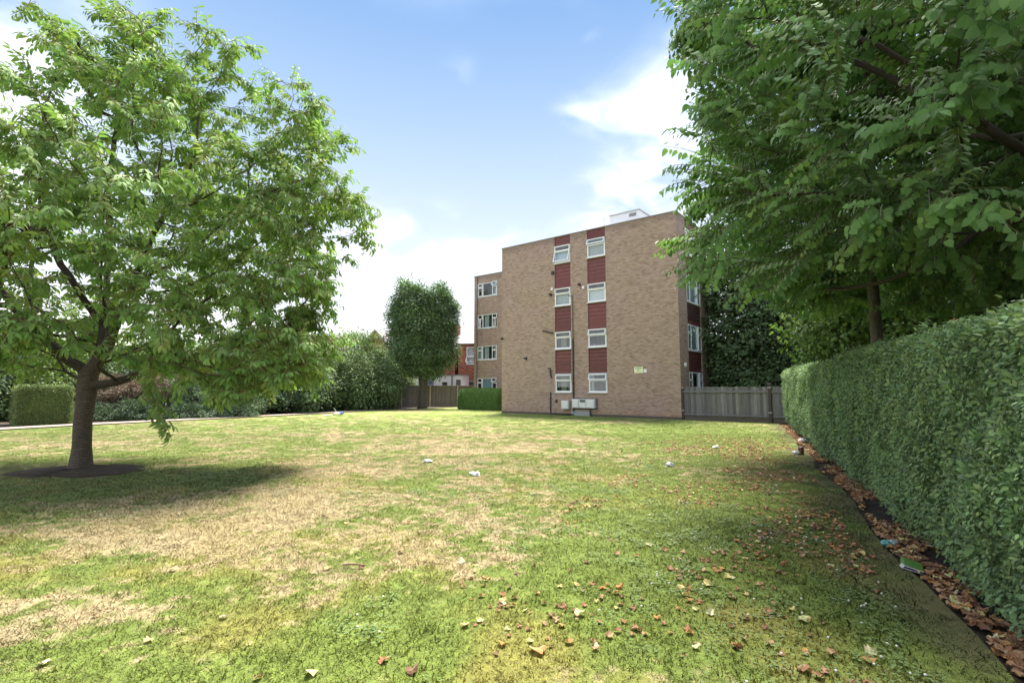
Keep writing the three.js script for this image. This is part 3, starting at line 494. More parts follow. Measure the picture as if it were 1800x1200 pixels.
function sprayGeo(layout, leaf, twig) {
  const gs = layout.map(([m, tone]) => { const g = leaf.clone().applyMatrix4(m), n = g.attributes.position.count, c = new Float32Array(n * 3); for (let i = 0; i < n; i++) { c[i * 3] = tone * (tone > 1.1 ? 1.12 : 1); c[i * 3 + 1] = tone; c[i * 3 + 2] = tone * 0.95; } g.setAttribute('color', new THREE.BufferAttribute(c, 3)); return g; });
  if (twig) { const g = tube([V3(0, 0.02, -0.12), V3(0, 0, twig * 0.5), V3(0, -0.16 * twig, twig * 0.95)], [0.005, 0.004, 0.002], 4, false).toNonIndexed(); g.deleteAttribute('uv'); const n = g.attributes.position.count, c = new Float32Array(n * 3); for (let i = 0; i < n; i++) { c[i * 3] = 1.6; c[i * 3 + 1] = 0.75; c[i * 3 + 2] = 1.1; } g.setAttribute('color', new THREE.BufferAttribute(c, 3)); gs.push(g); }
  return mergeGeometries(gs);
}
const leafMat = (r, g, b, t = 0.38, coat = 0.12) => new THREE.MeshPhysicalMaterial({ color: lin(r, g, b), roughness: 0.95, transmission: t, thickness: 0, vertexColors: true, clearcoat: coat, clearcoatRoughness: 0.45, side: THREE.DoubleSide, name: 'leaf' });
const MAXLEAF = 300;
// fill a plant with sprays: the nearest to the eye are built leaf by leaf, the rest as one mass
function foliage(parent, places, kinds, mat, name = 'crown', singles = true) {
  const inv = new THREE.Matrix4(); parent.updateMatrixWorld(true); inv.copy(parent.matrixWorld).invert();
  const eye = V3(0, EYE, 0), fwd = ray(900, 600).normalize(), v = V3();
  let near = [];
  if (singles) {
    near = places.map((p, i) => { v.setFromMatrixPosition(p.m).sub(eye); const d = v.length(); v.applyAxisAngle(V3(1, 0, 0), -PITCH); const inF = v.z < 0 && Math.abs(v.x / v.z) < 0.99 && Math.abs(v.y / v.z) < 0.66; return [inF ? d : 1e9, i]; }).filter((a) => a[0] < 1e8).sort((a, b) => a[0] - b[0]);
    const per = kinds[0].layout.length, take = Math.floor(MAXLEAF / per);
    near = near.slice(0, take).map((a) => a[1]);
    const tones = [0.8, 0.93, 1.06, 1.2].map((k) => { const m = mat.clone(); m.vertexColors = false; m.color.multiplyScalar(k); return m; });
    const set = new Set(near), r = rngOf(77), M = new THREE.Matrix4(), c = new THREE.Color();
    for (const i of near) {
      const p = places[i], K = kinds[p.k];
      for (const [lm, tone] of K.layout) { const o = mesh('leaf', K.leaf, tones[Math.max(0, Math.min(3, Math.floor((tone - 0.78) / 0.44 * 4)))], parent); M.copy(inv).multiply(p.m).multiply(lm); M.decompose(o.position, o.quaternion, o.scale); }
    }
    places = places.filter((_, i) => !set.has(i));
  }
  kinds.forEach((K, k) => {
    const mine = places.filter((p) => p.k === k); if (!mine.length) return;
    const im = new THREE.InstancedMesh(K.geo, mat, mine.length), M = new THREE.Matrix4();
    mine.forEach((p, i) => { im.setMatrixAt(i, M.copy(inv).multiply(p.m)); im.setColorAt(i, p.c); });
    im.name = name; im.userData.kind = 'stuff'; shade(im); parent.add(im);
  });
}
const kindsOf = (kind, leaf, seeds, n, len, twig) => seeds.map((s) => { const layout = sprayLayout(kind, s, n, len); return { layout, leaf, geo: sprayGeo(layout, leaf, twig ? len : 0) }; });
const LIME = kindsOf('lime', limeLeaf, [11, 12, 13, 14], 14, 0.46, true), CHER = kindsOf('cherry', cherryLeaf, [21, 22, 23, 24, 25], 12, 0.34, true), MASS = kindsOf('mass', ovalLeaf, [31, 32, 33], 30, 0.34, false), HEDGE = kindsOf('hedge', ovalLeaf, [41, 42, 43, 44], 40, 0.145, false);
const MASSL = kindsOf('mass', limeLeaf, [51, 52, 53], 26, 0.42, false);
const placeOf = (p, dir, k, scale, r, c) => {
  const z = dir.clone().normalize(), up = V3((r() - 0.5) * 0.8, 1, (r() - 0.5) * 0.8), x = V3().crossVectors(up, z).normalize(), y = V3().crossVectors(z, x);
  return { m: new THREE.Matrix4().makeBasis(x, y, z).scale(V3(scale, scale, scale)).setPosition(p), k, c };
};

// ---------------------------------------------------------------- trees grown towards points in their crowns
function grow(trunk, targets, step, kill) {
  const nodes = trunk.map((p, i) => ({ p: p.clone(), parent: i - 1, kids: 0 })), first = nodes.length;
  let live = targets.map((t) => ({ t, d: 1e9, n: 0 }));
  const look = (from) => { for (let i = from; i < nodes.length; i++) { const q = nodes[i].p; for (const a of live) { const d = q.distanceToSquared(a.t); if (d < a.d) { a.d = d; a.n = i; } } } };
  look(Math.max(0, first - 2));
  for (let it = 0; it < 90 && live.length; it++) {
    const pull = new Map();
    for (const a of live) { const v = V3().subVectors(a.t, nodes[a.n].p).normalize(); const e = pull.get(a.n); e ? e.add(v) : pull.set(a.n, v); }
    const from = nodes.length;
    for (const [i, v] of pull) {
      if (v.length() < 1e-3) v.set(0.1, 1, 0.05); v.normalize();
      if (nodes[i].parent >= 0) v.addScaledVector(V3().subVectors(nodes[i].p, nodes[nodes[i].parent].p).normalize(), 0.35).normalize();
      v.x += (hash(i, it, 1) - 0.5) * 0.35; v.y += (hash(i, it, 2) - 0.5) * 0.35; v.z += (hash(i, it, 3) - 0.5) * 0.35; v.normalize();
      nodes.push({ p: nodes[i].p.clone().addScaledVector(v, step), parent: i, kids: 0 });
    }
    look(from);
    const k2 = kill * kill, before = live.length; live = live.filter((a) => a.d > k2);
    if (nodes.length > 9000) break;
  }
  for (let i = 1; i < nodes.length; i++) nodes[nodes[i].parent].kids++;
  return nodes;
}
function woodwork(tree, nodes, nTrunk, rTip, rTop, trunkRad, mats) {
  const n = nodes.length; for (const q of nodes) q.w = 0;
  for (let i = n - 1; i >= 0; i--) { const q = nodes[i]; if (!q.w) q.w = 1; if (q.parent >= 0) nodes[q.parent].w += q.w; }
  const e = Math.log(nodes[nTrunk - 1].w) / Math.log(rTop / rTip);
  nodes.forEach((q, i) => { q.r = rTip * Math.pow(q.w, 1 / e); if (i < nTrunk) q.r = trunkRad[i]; });
  const kids = nodes.map(() => []); nodes.forEach((q, i) => { if (q.parent >= 0) kids[q.parent].push(i); });
  const twigs = []; let limbs = 0;
  const starts = [[0, -1]];
  while (starts.length) {
    let [i, from] = starts.pop(); const pts = [], rad = []; if (from >= 0) { pts.push(nodes[from].p); rad.push(Math.min(nodes[i].r * 1.25, nodes[from].r)); }
    const main = i === 0;
    for (;;) {
      pts.push(nodes[i].p); rad.push(nodes[i].r);
      const ks = kids[i].sort((a, b) => nodes[b].w - nodes[a].w); if (!ks.length) break;
      for (const k of ks.slice(1)) starts.push([k, i]);
      i = ks[0];
    }
    if (pts.length < 2) continue;
    const r0 = rad[Math.min(1, rad.length - 1)], g = tube(pts, rad, main ? 20 : r0 > 0.04 ? 9 : r0 > 0.015 ? 6 : 4, main);
    if (main) { bumpy(g, 0.012, 6, 3); mesh('trunk', g, mats[0], tree); } else if (r0 > 0.028 && limbs < 60) { limbs++; mesh('limb', g, mats[1], tree); } else twigs.push(g);
  }
  if (twigs.length) mesh('twigs', mergeGeometries(twigs), mats[1], tree);
}
const barkTex = (seed, c, lenticel) => tex8(256, 512, (i, j) => { let k = 0.72 + 0.6 * (fbm(i / (lenticel ? 30 : 6), j / (lenticel ? 5 : 34), seed, 4) - 0.5) + 0.2 * hash(i, j, seed); if (lenticel && fbm(i / 26, j / 2.2, seed + 5, 2) > 0.66) k += 0.42; return c.map((q) => q * k); });
const bark = (seed, c, lenticel) => { const t = barkTex(seed, c, lenticel), m = rep(t, 0.5, 0.9); return std(0xffffff, 0.9, { map: m, bumpMap: m, bumpScale: 0.03, name: 'bark' }); };
const cherryBark = bark(5, [96, 84, 74], true), cherryLimb = bark(6, [72, 62, 56], true), limeBark = bark(8, [112, 104, 92], false), limeLimb = bark(9, [84, 78, 68], false);

// cherry
{
  const t = thing('cherry_tree', 'spreading cherry tree with drooping leaf clusters on the open lawn', 'tree', CHERRY.toArray()), r = rngOf(4);
  const P = F / 9.92, lobes = [[200, 105, 70], [290, 175, 60], [110, 140, 75], [85, 60, 30], [370, 85, 25], [225, 55, 35], [420, 310, 95], [530, 215, 48], [545, 190, 25], [540, 360, 75], [590, 330, 35], [470, 470, 105], [545, 500, 45], [470, 590, 80], [420, 640, 75], [330, 650, 60], [220, 300, 160], [50, 320, 150], [-110, 400, 150], [-190, 540, 120], [60, 560, 130], [200, 540, 150], [350, 400, 150], [330, 560, 110], [500, 590, 60], [525, 640, 38], [465, 665, 42], [550, 600, 30], [430, 690, 30], [365, 705, 30], [60, 640, 55], [-40, 640, 70], [260, 650, 50]]
    .map(([x, y, q]) => [(x - 140) / P * 0.96, EYE + (683 - y) / P, q / P * 0.86]);
  const pts = [];
  const shell = (c) => c.y > 1.75;
  while (pts.length < 1900) {
    let p;
    if (r() < 0.74) { const l = lobes[Math.floor(r() * lobes.length)], a = V3(r() * 2 - 1, r() * 2 - 1, r() * 2 - 1); if (a.lengthSq() > 1) continue; p = V3(l[0], l[1], (r() - 0.5) * 2.4).addScaledVector(a, l[2]); }
    else { const a = V3(r() * 2 - 1, r() * 2 - 1, r() * 2 - 1); if (a.lengthSq() > 1 || a.length() < 0.3) continue; const k = 0.78 + 0.42 * noise3(a.x * 3 + 5, a.y * 3, a.z * 3); p = V3(a.x * 4.3, 4.6 + a.y * 3.0, a.z * 3.7).multiplyScalar(1); p.x *= k; p.z *= k; }
    const rad = Math.hypot(p.x, p.z); if (p.y < 1.35 || (rad < 1.2 && p.y < 2.4) || p.y < 2.2 - rad * 0.2) continue;
    if (p.y > 9.2) continue;
    pts.push(p);
  }
  for (const [x, y, z] of [[600, 300, 0], [618, 350, .5], [600, 440, -.4], [592, 512, .6], [552, 178, -.3], [520, 200, .5], [405, 30, .2], [385, 95, -.6], [240, -10, .3], [60, 15, 0], [300, 5, -.5], [365, 742, 1.5], [440, 715, .8], [612, 390, -.9], [575, 255, .8], [470, 160, .2], [180, -20, .4], [400, 610, 2.2], [120, -10, -.8], [520, 640, .5]]) {
    const tip = V3((x - 140) / P * 0.97, EYE + (683 - y) / P, z), mid = V3(0.5, 4.6, z * 0.3);
    for (let k = 0; k < 9; k++) pts.push(mid.clone().lerp(tip, 0.7 + 0.3 * k / 8).add(V3((r() - 0.5) * 0.12, (r() - 0.5) * 0.12, (r() - 0.5) * 0.12)));
  }
  const trunk = [[0, -0.1, 0], [0.005, 0.12, 0], [0, 0.45, 0], [-0.015, 0.9, 0.01], [0, 1.3, 0], [0.01, 1.6, 0], [0.02, 1.85, 0]].map((q) => V3(...q));
  const nodes = grow(trunk, pts, 0.22, 0.26);
  woodwork(t, nodes, trunk.length, 0.0045, 0.155, [0.25, 0.19, 0.155, 0.148, 0.15, 0.165, 0.165], [cherryBark, cherryLimb]);
  const places = [], mat = leafMat(0.195, 0.345, 0.065, 0.46, 0.14), dir = V3();
  nodes.forEach((q, i) => {
    if (i < trunk.length || q.r > 0.026) return;
    dir.subVectors(q.p, nodes[q.parent].p).normalize();
    const tip = q.kids === 0, n = tip ? 4 : (q.r < 0.014 ? 2.7 : 1.8);
    for (let k = 0; k < n; k++) {
      if (!tip && r() < 0.2) continue;
      const d = dir.clone().multiplyScalar(tip && !k ? 1.2 : 0.5).add(V3((r() - 0.5) * 1.8, (r() - 0.55) * 1.1, (r() - 0.5) * 1.8)), w = q.p.clone().add(CHERRY).addScaledVector(V3(r() - 0.5, r() - 0.5, r() - 0.5), 0.12);
      const v = 0.82 + 0.36 * r(), yel = r() < 0.12 ? 1.2 : 1;
      places.push(placeOf(w, d, Math.floor(r() * 5), 0.9 + 0.35 * r(), r, new THREE.Color().setRGB(v * yel * (0.9 + 0.2 * r()), v, v)));
    }
  });
  foliage(t, places, CHER, mat);
  console.log('cherry nodes', nodes.length, 'sprays', places.length);
  // bare earth round its foot
  const g = new THREE.RingGeometry(0.04, 1.15, 60, 10); const gp = g.attributes.position;
  for (let i = 0; i < gp.count; i++) { const x0 = gp.getX(i), y0 = gp.getY(i), a = Math.atan2(y0, x0), q = Math.hypot(x0, y0) / 1.15, k = 0.7 + 0.5 * noise2(Math.cos(a) * 2.5 + 5, Math.sin(a) * 2.5 + 5) + 0.12 * noise2(a * 9, 3); gp.setXYZ(i, x0 * k, y0 * k * 0.62, (1 - q * q) * 0.07 + (q < 0.95 ? 0.035 * (noise2(x0 * 9, y0 * 9, 4) - 0.4) : 0)); }
  g.rotateX(-Math.PI / 2); g.computeVertexNormals();
  const soil = structure('soil', g, std(lin(0.85, 0.8, 0.72), 1, { map: soilTex(3), bumpMap: rep(speck, 0.2, 0.2), bumpScale: 0.03 }), 'bare dark soil round the cherry trunk'); soil.position.set(CHERRY.x, 0.009, CHERRY.z);
}

// lime trees behind the clipped hedge
function lime(label, base, crownR, y0, y1, nPts, opt) {
  const t = thing('lime_tree', label, 'tree', base.toArray(), 0, 'lime trees behind the clipped hedge'), r = rngOf(opt.seed), pts = [];
  while (pts.length < nPts) {
    const a = r() * 6.283, h = r(), rr = Math.pow(r(), 0.42), y = mix(y0, y1, h);
    let R = crownR * (0.8 + 0.4 * noise3(Math.cos(a) * 1.6 + 4, y * 0.55 + opt.seed, Math.sin(a) * 1.6)) * Math.min(1, 0.62 + 1.3 * h) * Math.sqrt(Math.max(0, 1 - Math.pow(Math.max(0, h - 0.55) / 0.47, 2)));
    const p = V3(Math.cos(a) * R * rr, y, Math.sin(a) * R * rr);
    if (rr < 0.3 && h < 0.1) continue;
    pts.push(p);
  }
  for (const q of opt.lobes ?? []) for (let k = 0; k < 34; k++) { const a = V3(r() - 0.5, r() - 0.5, r() - 0.5).normalize().multiplyScalar(0.6 * Math.cbrt(r())); pts.push(q.clone().sub(base).add(a)); }
  const H = y0 + 0.7, trunk = [[0, -0.1, 0], [0.02, 0.3, 0], [0, 1.2, 0.02], [-0.04, 2.2, 0], [-0.06, H, 0.03], [-0.04, H + 0.6, 0]].map((q) => V3(...q));
  const nodes = grow(trunk, pts, opt.step ?? 0.28, 0.36);
  const R = opt.trunkR; woodwork(t, nodes, trunk.length, 0.005, R * 0.8, [R * 1.7, R * 1.25, R, R * 0.95, R * 0.92, R * 0.88], [limeBark, limeLimb]);
  const places = [], mat = leafMat(0.12, 0.26, 0.06, 0.44, 0.1), dir = V3(), out = V3();
  nodes.forEach((q, i) => {
    if (i < trunk.length || q.r > 0.03) return;
    dir.subVectors(q.p, nodes[q.parent].p).normalize(); out.set(q.p.x, 0.1, q.p.z).normalize();
    const tip = q.kids === 0, n = tip ? 4 : 2.8;
    for (let k = 0; k < n; k++) {
      const d = dir.clone().multiplyScalar(0.7).addScaledVector(out, 0.7).add(V3((r() - 0.5) * 1.3, (r() - 0.75) * 0.8, (r() - 0.5) * 1.3)), w = q.p.clone().add(base).add(V3((r() - 0.5) * 0.3, (r() - 0.5) * 0.3, (r() - 0.5) * 0.3));
      const v = 0.8 + 0.4 * r(), fresh = r() < 0.2 ? 1.35 : 1;
      places.push(placeOf(w, d, Math.floor(r() * 4), 0.9 + 0.3 * r(), r, new THREE.Color().setRGB(v * fresh, v * (fresh > 1 ? 1.15 : 1), v)));
    }
  });
  foliage(t, places, LIME, mat);
  console.log('lime nodes', nodes.length, 'sprays', places.length);
}
lime('tall lime tree whose bare grey trunk rises above the hedge top', V3(8.25, 0, -11.4), 3.6, 3.5, 11.5, 1100, { seed: 12, trunkR: 0.125 });
lime('lime tree with its low leafy skirt overhanging the hedge, trunk hidden', V3(7.15, 0, -6.6), 4.3, 3.15, 10, 1900, { seed: 33, trunkR: 0.15, lobes: [[1185, 40], [1195, 130], [1190, 230], [1185, 320], [1152, 425], [1165, 468], [1270, 480]].map(([x, y]) => ray(x + 108, y - 35).normalize().multiplyScalar(8.2).add(V3(0, EYE, 0))) });

// simpler dense trees and shrubs: lobes filled with sprays on stems
function clump(name, label, category, base, lobes, opt) {
  const t = thing(name, label, category, base.toArray(), 0, opt.group), r = rngOf(opt.seed), places = [], kinds = opt.kinds ?? MASS, mat = opt.mat, nrm = V3();
  for (const [lx, ly, lz, rx, ry, rz] of lobes) {
    const n = Math.round(opt.density * 4 * Math.PI * Math.pow((Math.pow(rx * ry, 1.6) + Math.pow(rx * rz, 1.6) + Math.pow(ry * rz, 1.6)) / 3, 1 / 1.6));
    for (let i = 0; i < n; i++) {
      nrm.set(r() * 2 - 1, r() * 2 - 1, r() * 2 - 1); if (nrm.lengthSq() > 1 || nrm.lengthSq() < 0.01) { i--; continue; } nrm.normalize();
      const k = (1 - 0.55 * Math.pow(r(), 2.2)) * (0.74 + 0.5 * noise3(nrm.x * 2.5 + opt.seed, nrm.y * 2.5, nrm.z * 2.5)), p = V3(lx + nrm.x * rx * k, ly + nrm.y * ry * k, lz + nrm.z * rz * k);
      if (p.y < (opt.floor ?? 0.1)) continue;
      const d = V3(nrm.x / rx, nrm.y / ry, nrm.z / rz).normalize().addScaledVector(V3(r() - 0.5, r() - 0.5 + (opt.lift ?? 0), r() - 0.5), 0.9), v = 0.78 + 0.44 * r();
      places.push(placeOf(p.add(base), d, Math.floor(r() * kinds.length), (opt.scale ?? 1) * (0.8 + 0.45 * r()), r, new THREE.Color().setRGB(v * (0.88 + 0.26 * r()), v, v * (0.9 + 0.2 * r()))));
    }
  }
  const stems = [];
  for (const [lx, ly, lz, rx, ry] of lobes) for (let k = 0; k < (opt.stems ?? 3); k++) { const a = r() * 6.283, top = V3(lx + Math.cos(a) * rx * 0.5, ly + ry * 0.4 * r(), lz + Math.sin(a) * rx * 0.5); const root = opt.trunk ? V3(0, opt.trunk[0] * 0.95, 0) : V3(lx * 0.6 + (r() - 0.5) * 0.4, -0.05, lz * 0.6 + (r() - 0.5) * 0.4); stems.push(tube([root, root.clone().lerp(top, 0.5).add(V3(0, 0.2, 0)), top], [0.06, 0.045, 0.015].map((q) => q * (opt.stemR ?? 1)), 5)); }
  if (opt.trunk) mesh('trunk', bumpy(tube([V3(0, -0.1, 0), V3(0, 0.3, 0), V3(0.03, opt.trunk[0] * 0.6, 0), V3(0, opt.trunk[0], 0), V3(0, opt.trunk[0] + 0.6, 0)], [1.35, 1.05, 1, 1.15, 0.8].map((q) => q * opt.trunk[1]), 14), 0.03, 4, opt.seed), limeBark, t);
  if (stems.length) mesh(opt.trunk ? 'limbs' : 'stems', mergeGeometries(stems), limeLimb, t);
  foliage(t, places, kinds, mat, name.includes('hedge') || name.includes('shrub') || name.includes('ivy') ? 'foliage' : 'crown', false);
  return places.length;
}
const darkLeaf = leafMat(0.09, 0.165, 0.06, 0.3, 0.12), midLeaf = leafMat(0.13, 0.23, 0.045, 0.35, 0.1), paleLeaf = leafMat(0.13, 0.215, 0.075, 0.3, 0.15), blueLeaf = leafMat(0.125, 0.225, 0.08, 0.32, 0.12), brightLeaf = leafMat(0.19, 0.3, 0.05, 0.4, 0.15), deadLeaf = leafMat(0.17, 0.125, 0.085, 0.2, 0);
let count = 0;
// pollarded lime by the close boarded fence
count += clump('pollard_tree', 'pollarded lime tree with two headed dark crown in front of the boarded fence', 'tree', V3(-7.2, 0, -41.2), [[-1.2, 8.7, 0.1, 1.15, 1.5, 1.2], [-0.2, 8.5, -0.4, 1.0, 1.3, 1.0], [1.35, 8.4, 0.2, 1.1, 1.5, 1.1], [2.0, 7.4, 0.3, 0.9, 1.3, 1.1], [-1.9, 7.2, 0.2, 1.0, 1.5, 1.3], [-0.6, 6.6, 0.6, 1.4, 1.6, 1.5], [1.2, 6.3, 0.5, 1.5, 1.6, 1.5], [-1.5, 5.2, 0.4, 1.3, 1.4, 1.3], [1.7, 4.9, 0.4, 1.1, 1.4, 1.2], [0.1, 4.6, 0.7, 1.5, 1.5, 1.5], [-0.7, 3.6, 0.2, 1.0, 1.0, 1.0], [0.8, 3.4, 0.2, 0.9, 0.9, 1.0]], { seed: 3, density: 13, mat: blueLeaf, kinds: MASS, scale: 1.25, floor: 2.3, lift: 0.5, trunk: [2.9, 0.34], stems: 7, stemR: 1.2 });
// dark trees beyond the fence and behind the hedge
const darkTrees = [[V3(13.4, 0, -30), [[0, 5.2, 0, 2.6, 4.8, 2.6], [0.6, 2.2, 0.4, 2.4, 2.2, 2.2]]], [V3(17.6, 0, -29), [[0, 5.6, 0, 3.2, 5, 3], [-0.4, 2.4, 0.8, 2.8, 2.4, 2.4]]], [V3(17.2, 0, -23), [[0, 5.4, 0, 2.6, 4.6, 2.6], [0.4, 2.3, 0, 2.5, 2.3, 2.5]]], [V3(15.6, 0, -17.5), [[0, 4.8, 0, 2.6, 4.2, 2.6], [0, 2.2, 0, 2.4, 2.2, 2.4]]], [V3(13.2, 0, -11.2), [[0, 4.4, 0, 2.5, 3.8, 2.5], [0, 2.1, 0, 2.3, 2.1, 2.3]]], [V3(10.6, 0, -6.2), [[0, 3.8, 0, 2.3, 3.2, 2.3], [0, 2, 0, 2.1, 2, 2.1]]]];
const darkWhere = ['dense dark evergreen tree growing beside the end wall of the flats', 'broad dark evergreen tree standing behind the weathered board fence', 'dark evergreen tree where the board fence meets the clipped hedge', 'dark evergreen tree showing between the hedge top and lime trunk', 'dark evergreen tree showing behind the bare lime trunk', 'low dark evergreen tree behind the tallest stretch of hedge'];
darkTrees.forEach(([p, l], i) => { count += clump('evergreen_tree', darkWhere[i], 'tree', p, l, { seed: 60 + i, density: i > 3 ? 11 : 10, mat: darkLeaf, kinds: i % 2 ? MASS : MASSL, scale: i > 3 ? 0.85 : 1.15, trunk: [2.2, 0.2], group: 'dark evergreen trees behind the hedge and fence', stems: 3 }); });
count += clump('young_lime_tree', 'small bright green lime with sunlit leaves between fence and lime trunk', 'tree', V3(12.7, 0, -17.8), [[-0.6, 4.6, 0, 2.2, 1.6, 2.0], [0.8, 3.9, 0.6, 2.0, 1.3, 1.8], [-1.4, 3.6, -0.6, 1.2, 0.9, 1.2]], { seed: 70, density: 7, mat: midLeaf, kinds: MASSL, scale: 0.9, floor: 2.4, trunk: [2.6, 0.09], stems: 3, stemR: 0.5 });
// shrubs and trees along the far side of the path
const along = (t, out) => { const p = pathCurve.getPoint(t), n = pathCurve.getTangent(t); return V3(p.x + n.z * out, 0, p.z - n.x * out); };
const at = (px, depth) => V3((px - 900) / F * depth, 0, -depth);
count += clump('tall_shrub_hedge', 'tall grey green shrub hedge ending beside the boarded fence', 'hedge', at(595, 37.2), [[-2.8, 1.7, 2.2, 1.9, 1.9, 1.6], [-0.9, 1.9, 0.8, 1.9, 2.1, 1.7], [1.0, 1.9, -0.5, 1.9, 2.1, 1.7], [2.7, 1.7, -1.8, 1.5, 1.9, 1.4]], { seed: 80, density: 9, mat: paleLeaf, scale: 1.35, stems: 2 });
count += clump('dark_hedge', 'dark clipped hedge partly covered by drooping cherry branches', 'hedge', at(480, 33), [[-2.4, 1.3, 1.2, 1.7, 1.5, 1.4], [-0.2, 1.4, 0.2, 1.7, 1.6, 1.4], [1.8, 1.5, -0.8, 1.6, 1.7, 1.4]], { seed: 81, density: 8, mat: darkLeaf, scale: 1.3, stems: 2 });
count += clump('dark_hedge', 'dark green hedge behind the brown withered shrub', 'hedge', at(300, 30.5), [[-2.6, 1.5, 1.6, 1.7, 1.7, 1.3], [-0.6, 1.6, 0.7, 1.7, 1.8, 1.3], [1.4, 1.5, -0.3, 1.7, 1.7, 1.3], [3.2, 1.5, -1.2, 1.5, 1.7, 1.3]], { seed: 95, density: 8, mat: darkLeaf, scale: 1.25, stems: 2 });
for (const [px, d, h, w, lab, mat, s] of [[520, 45, 6.6, 2.6, 'loose light green tree rising over the dark hedge', midLeaf, 82], [628, 44, 6.6, 2.2, 'round green tree rising over the tall shrub hedge', midLeaf, 83], [575, 41, 5.0, 2.4, 'olive green bush behind the tall shrub hedge', leafMat(0.1, 0.15, 0.045, 0.3), 84], [690, 45, 5.2, 1.6, 'small bush between the shrub hedge and red gable', midLeaf, 89], [420, 37, 5.4, 2.8, 'broad green tree behind the brown leaved shrub', midLeaf, 85], [300, 33, 4.6, 2.6, 'bushy green tree behind the ivy bank', midLeaf, 86], [180, 31, 4.4, 2.6, 'leafy green tree behind the cherry trunk', brightLeaf, 87], [50, 28, 4.0, 2.6, 'bright green tree above the square clipped hedge block', brightLeaf, 88], [-50, 26, 4.4, 2.6, 'dark tree beside the square clipped hedge block', darkLeaf, 90]])
  count += clump('garden_tree', lab, 'tree', at(px, d), [[0, h * 0.62, 0, w, h * 0.38, w * 0.9], [w * 0.3, h * 0.35, 0.5, w * 0.9, h * 0.35, w * 0.8], [-w * 0.4, h * 0.4, 0.3, w * 0.8, h * 0.36, w * 0.8]], { seed: s, density: 8, mat, scale: 1.35, trunk: [1.4, 0.12], stems: 3, group: 'garden trees beyond the path' });
count += clump('brown_shrub', 'brown withered shrub behind the ivy bank', 'shrub', at(225, 27.3), [[-1.0, 1.3, 0, 1.3, 0.9, 0.9], [0.9, 1.3, -0.5, 1.3, 0.9, 0.9]], { seed: 91, density: 22, mat: deadLeaf, scale: 0.7, stems: 9 });
count += clump('twiggy_shrub', 'dark green shrub with bare twigs between cherry and dark hedge', 'shrub', at(380, 28.8), [[-1.0, 1.1, 0.3, 1.4, 1.3, 1.0], [1.0, 1.2, -0.4, 1.4, 1.4, 1.0]], { seed: 92, density: 15, mat: darkLeaf, scale: 0.8, stems: 8 });
count += clump('ivy_bank', 'low ivy covered bank beside the path', 'ground cover', at(260, 26.5), [[-2.4, 0.1, 0.9, 1.5, 0.6, 0.8], [-0.4, 0.15, 0.1, 1.5, 0.7, 0.8], [1.6, 0.1, -0.8, 1.5, 0.55, 0.8], [3.4, 0.1, -1.8, 1.4, 0.5, 0.8]], { seed: 93, density: 22, mat: leafMat(0.06, 0.12, 0.05, 0.25, 0.15), scale: 0.7, stems: 1, floor: 0.03 });
console.log('clump sprays', count);

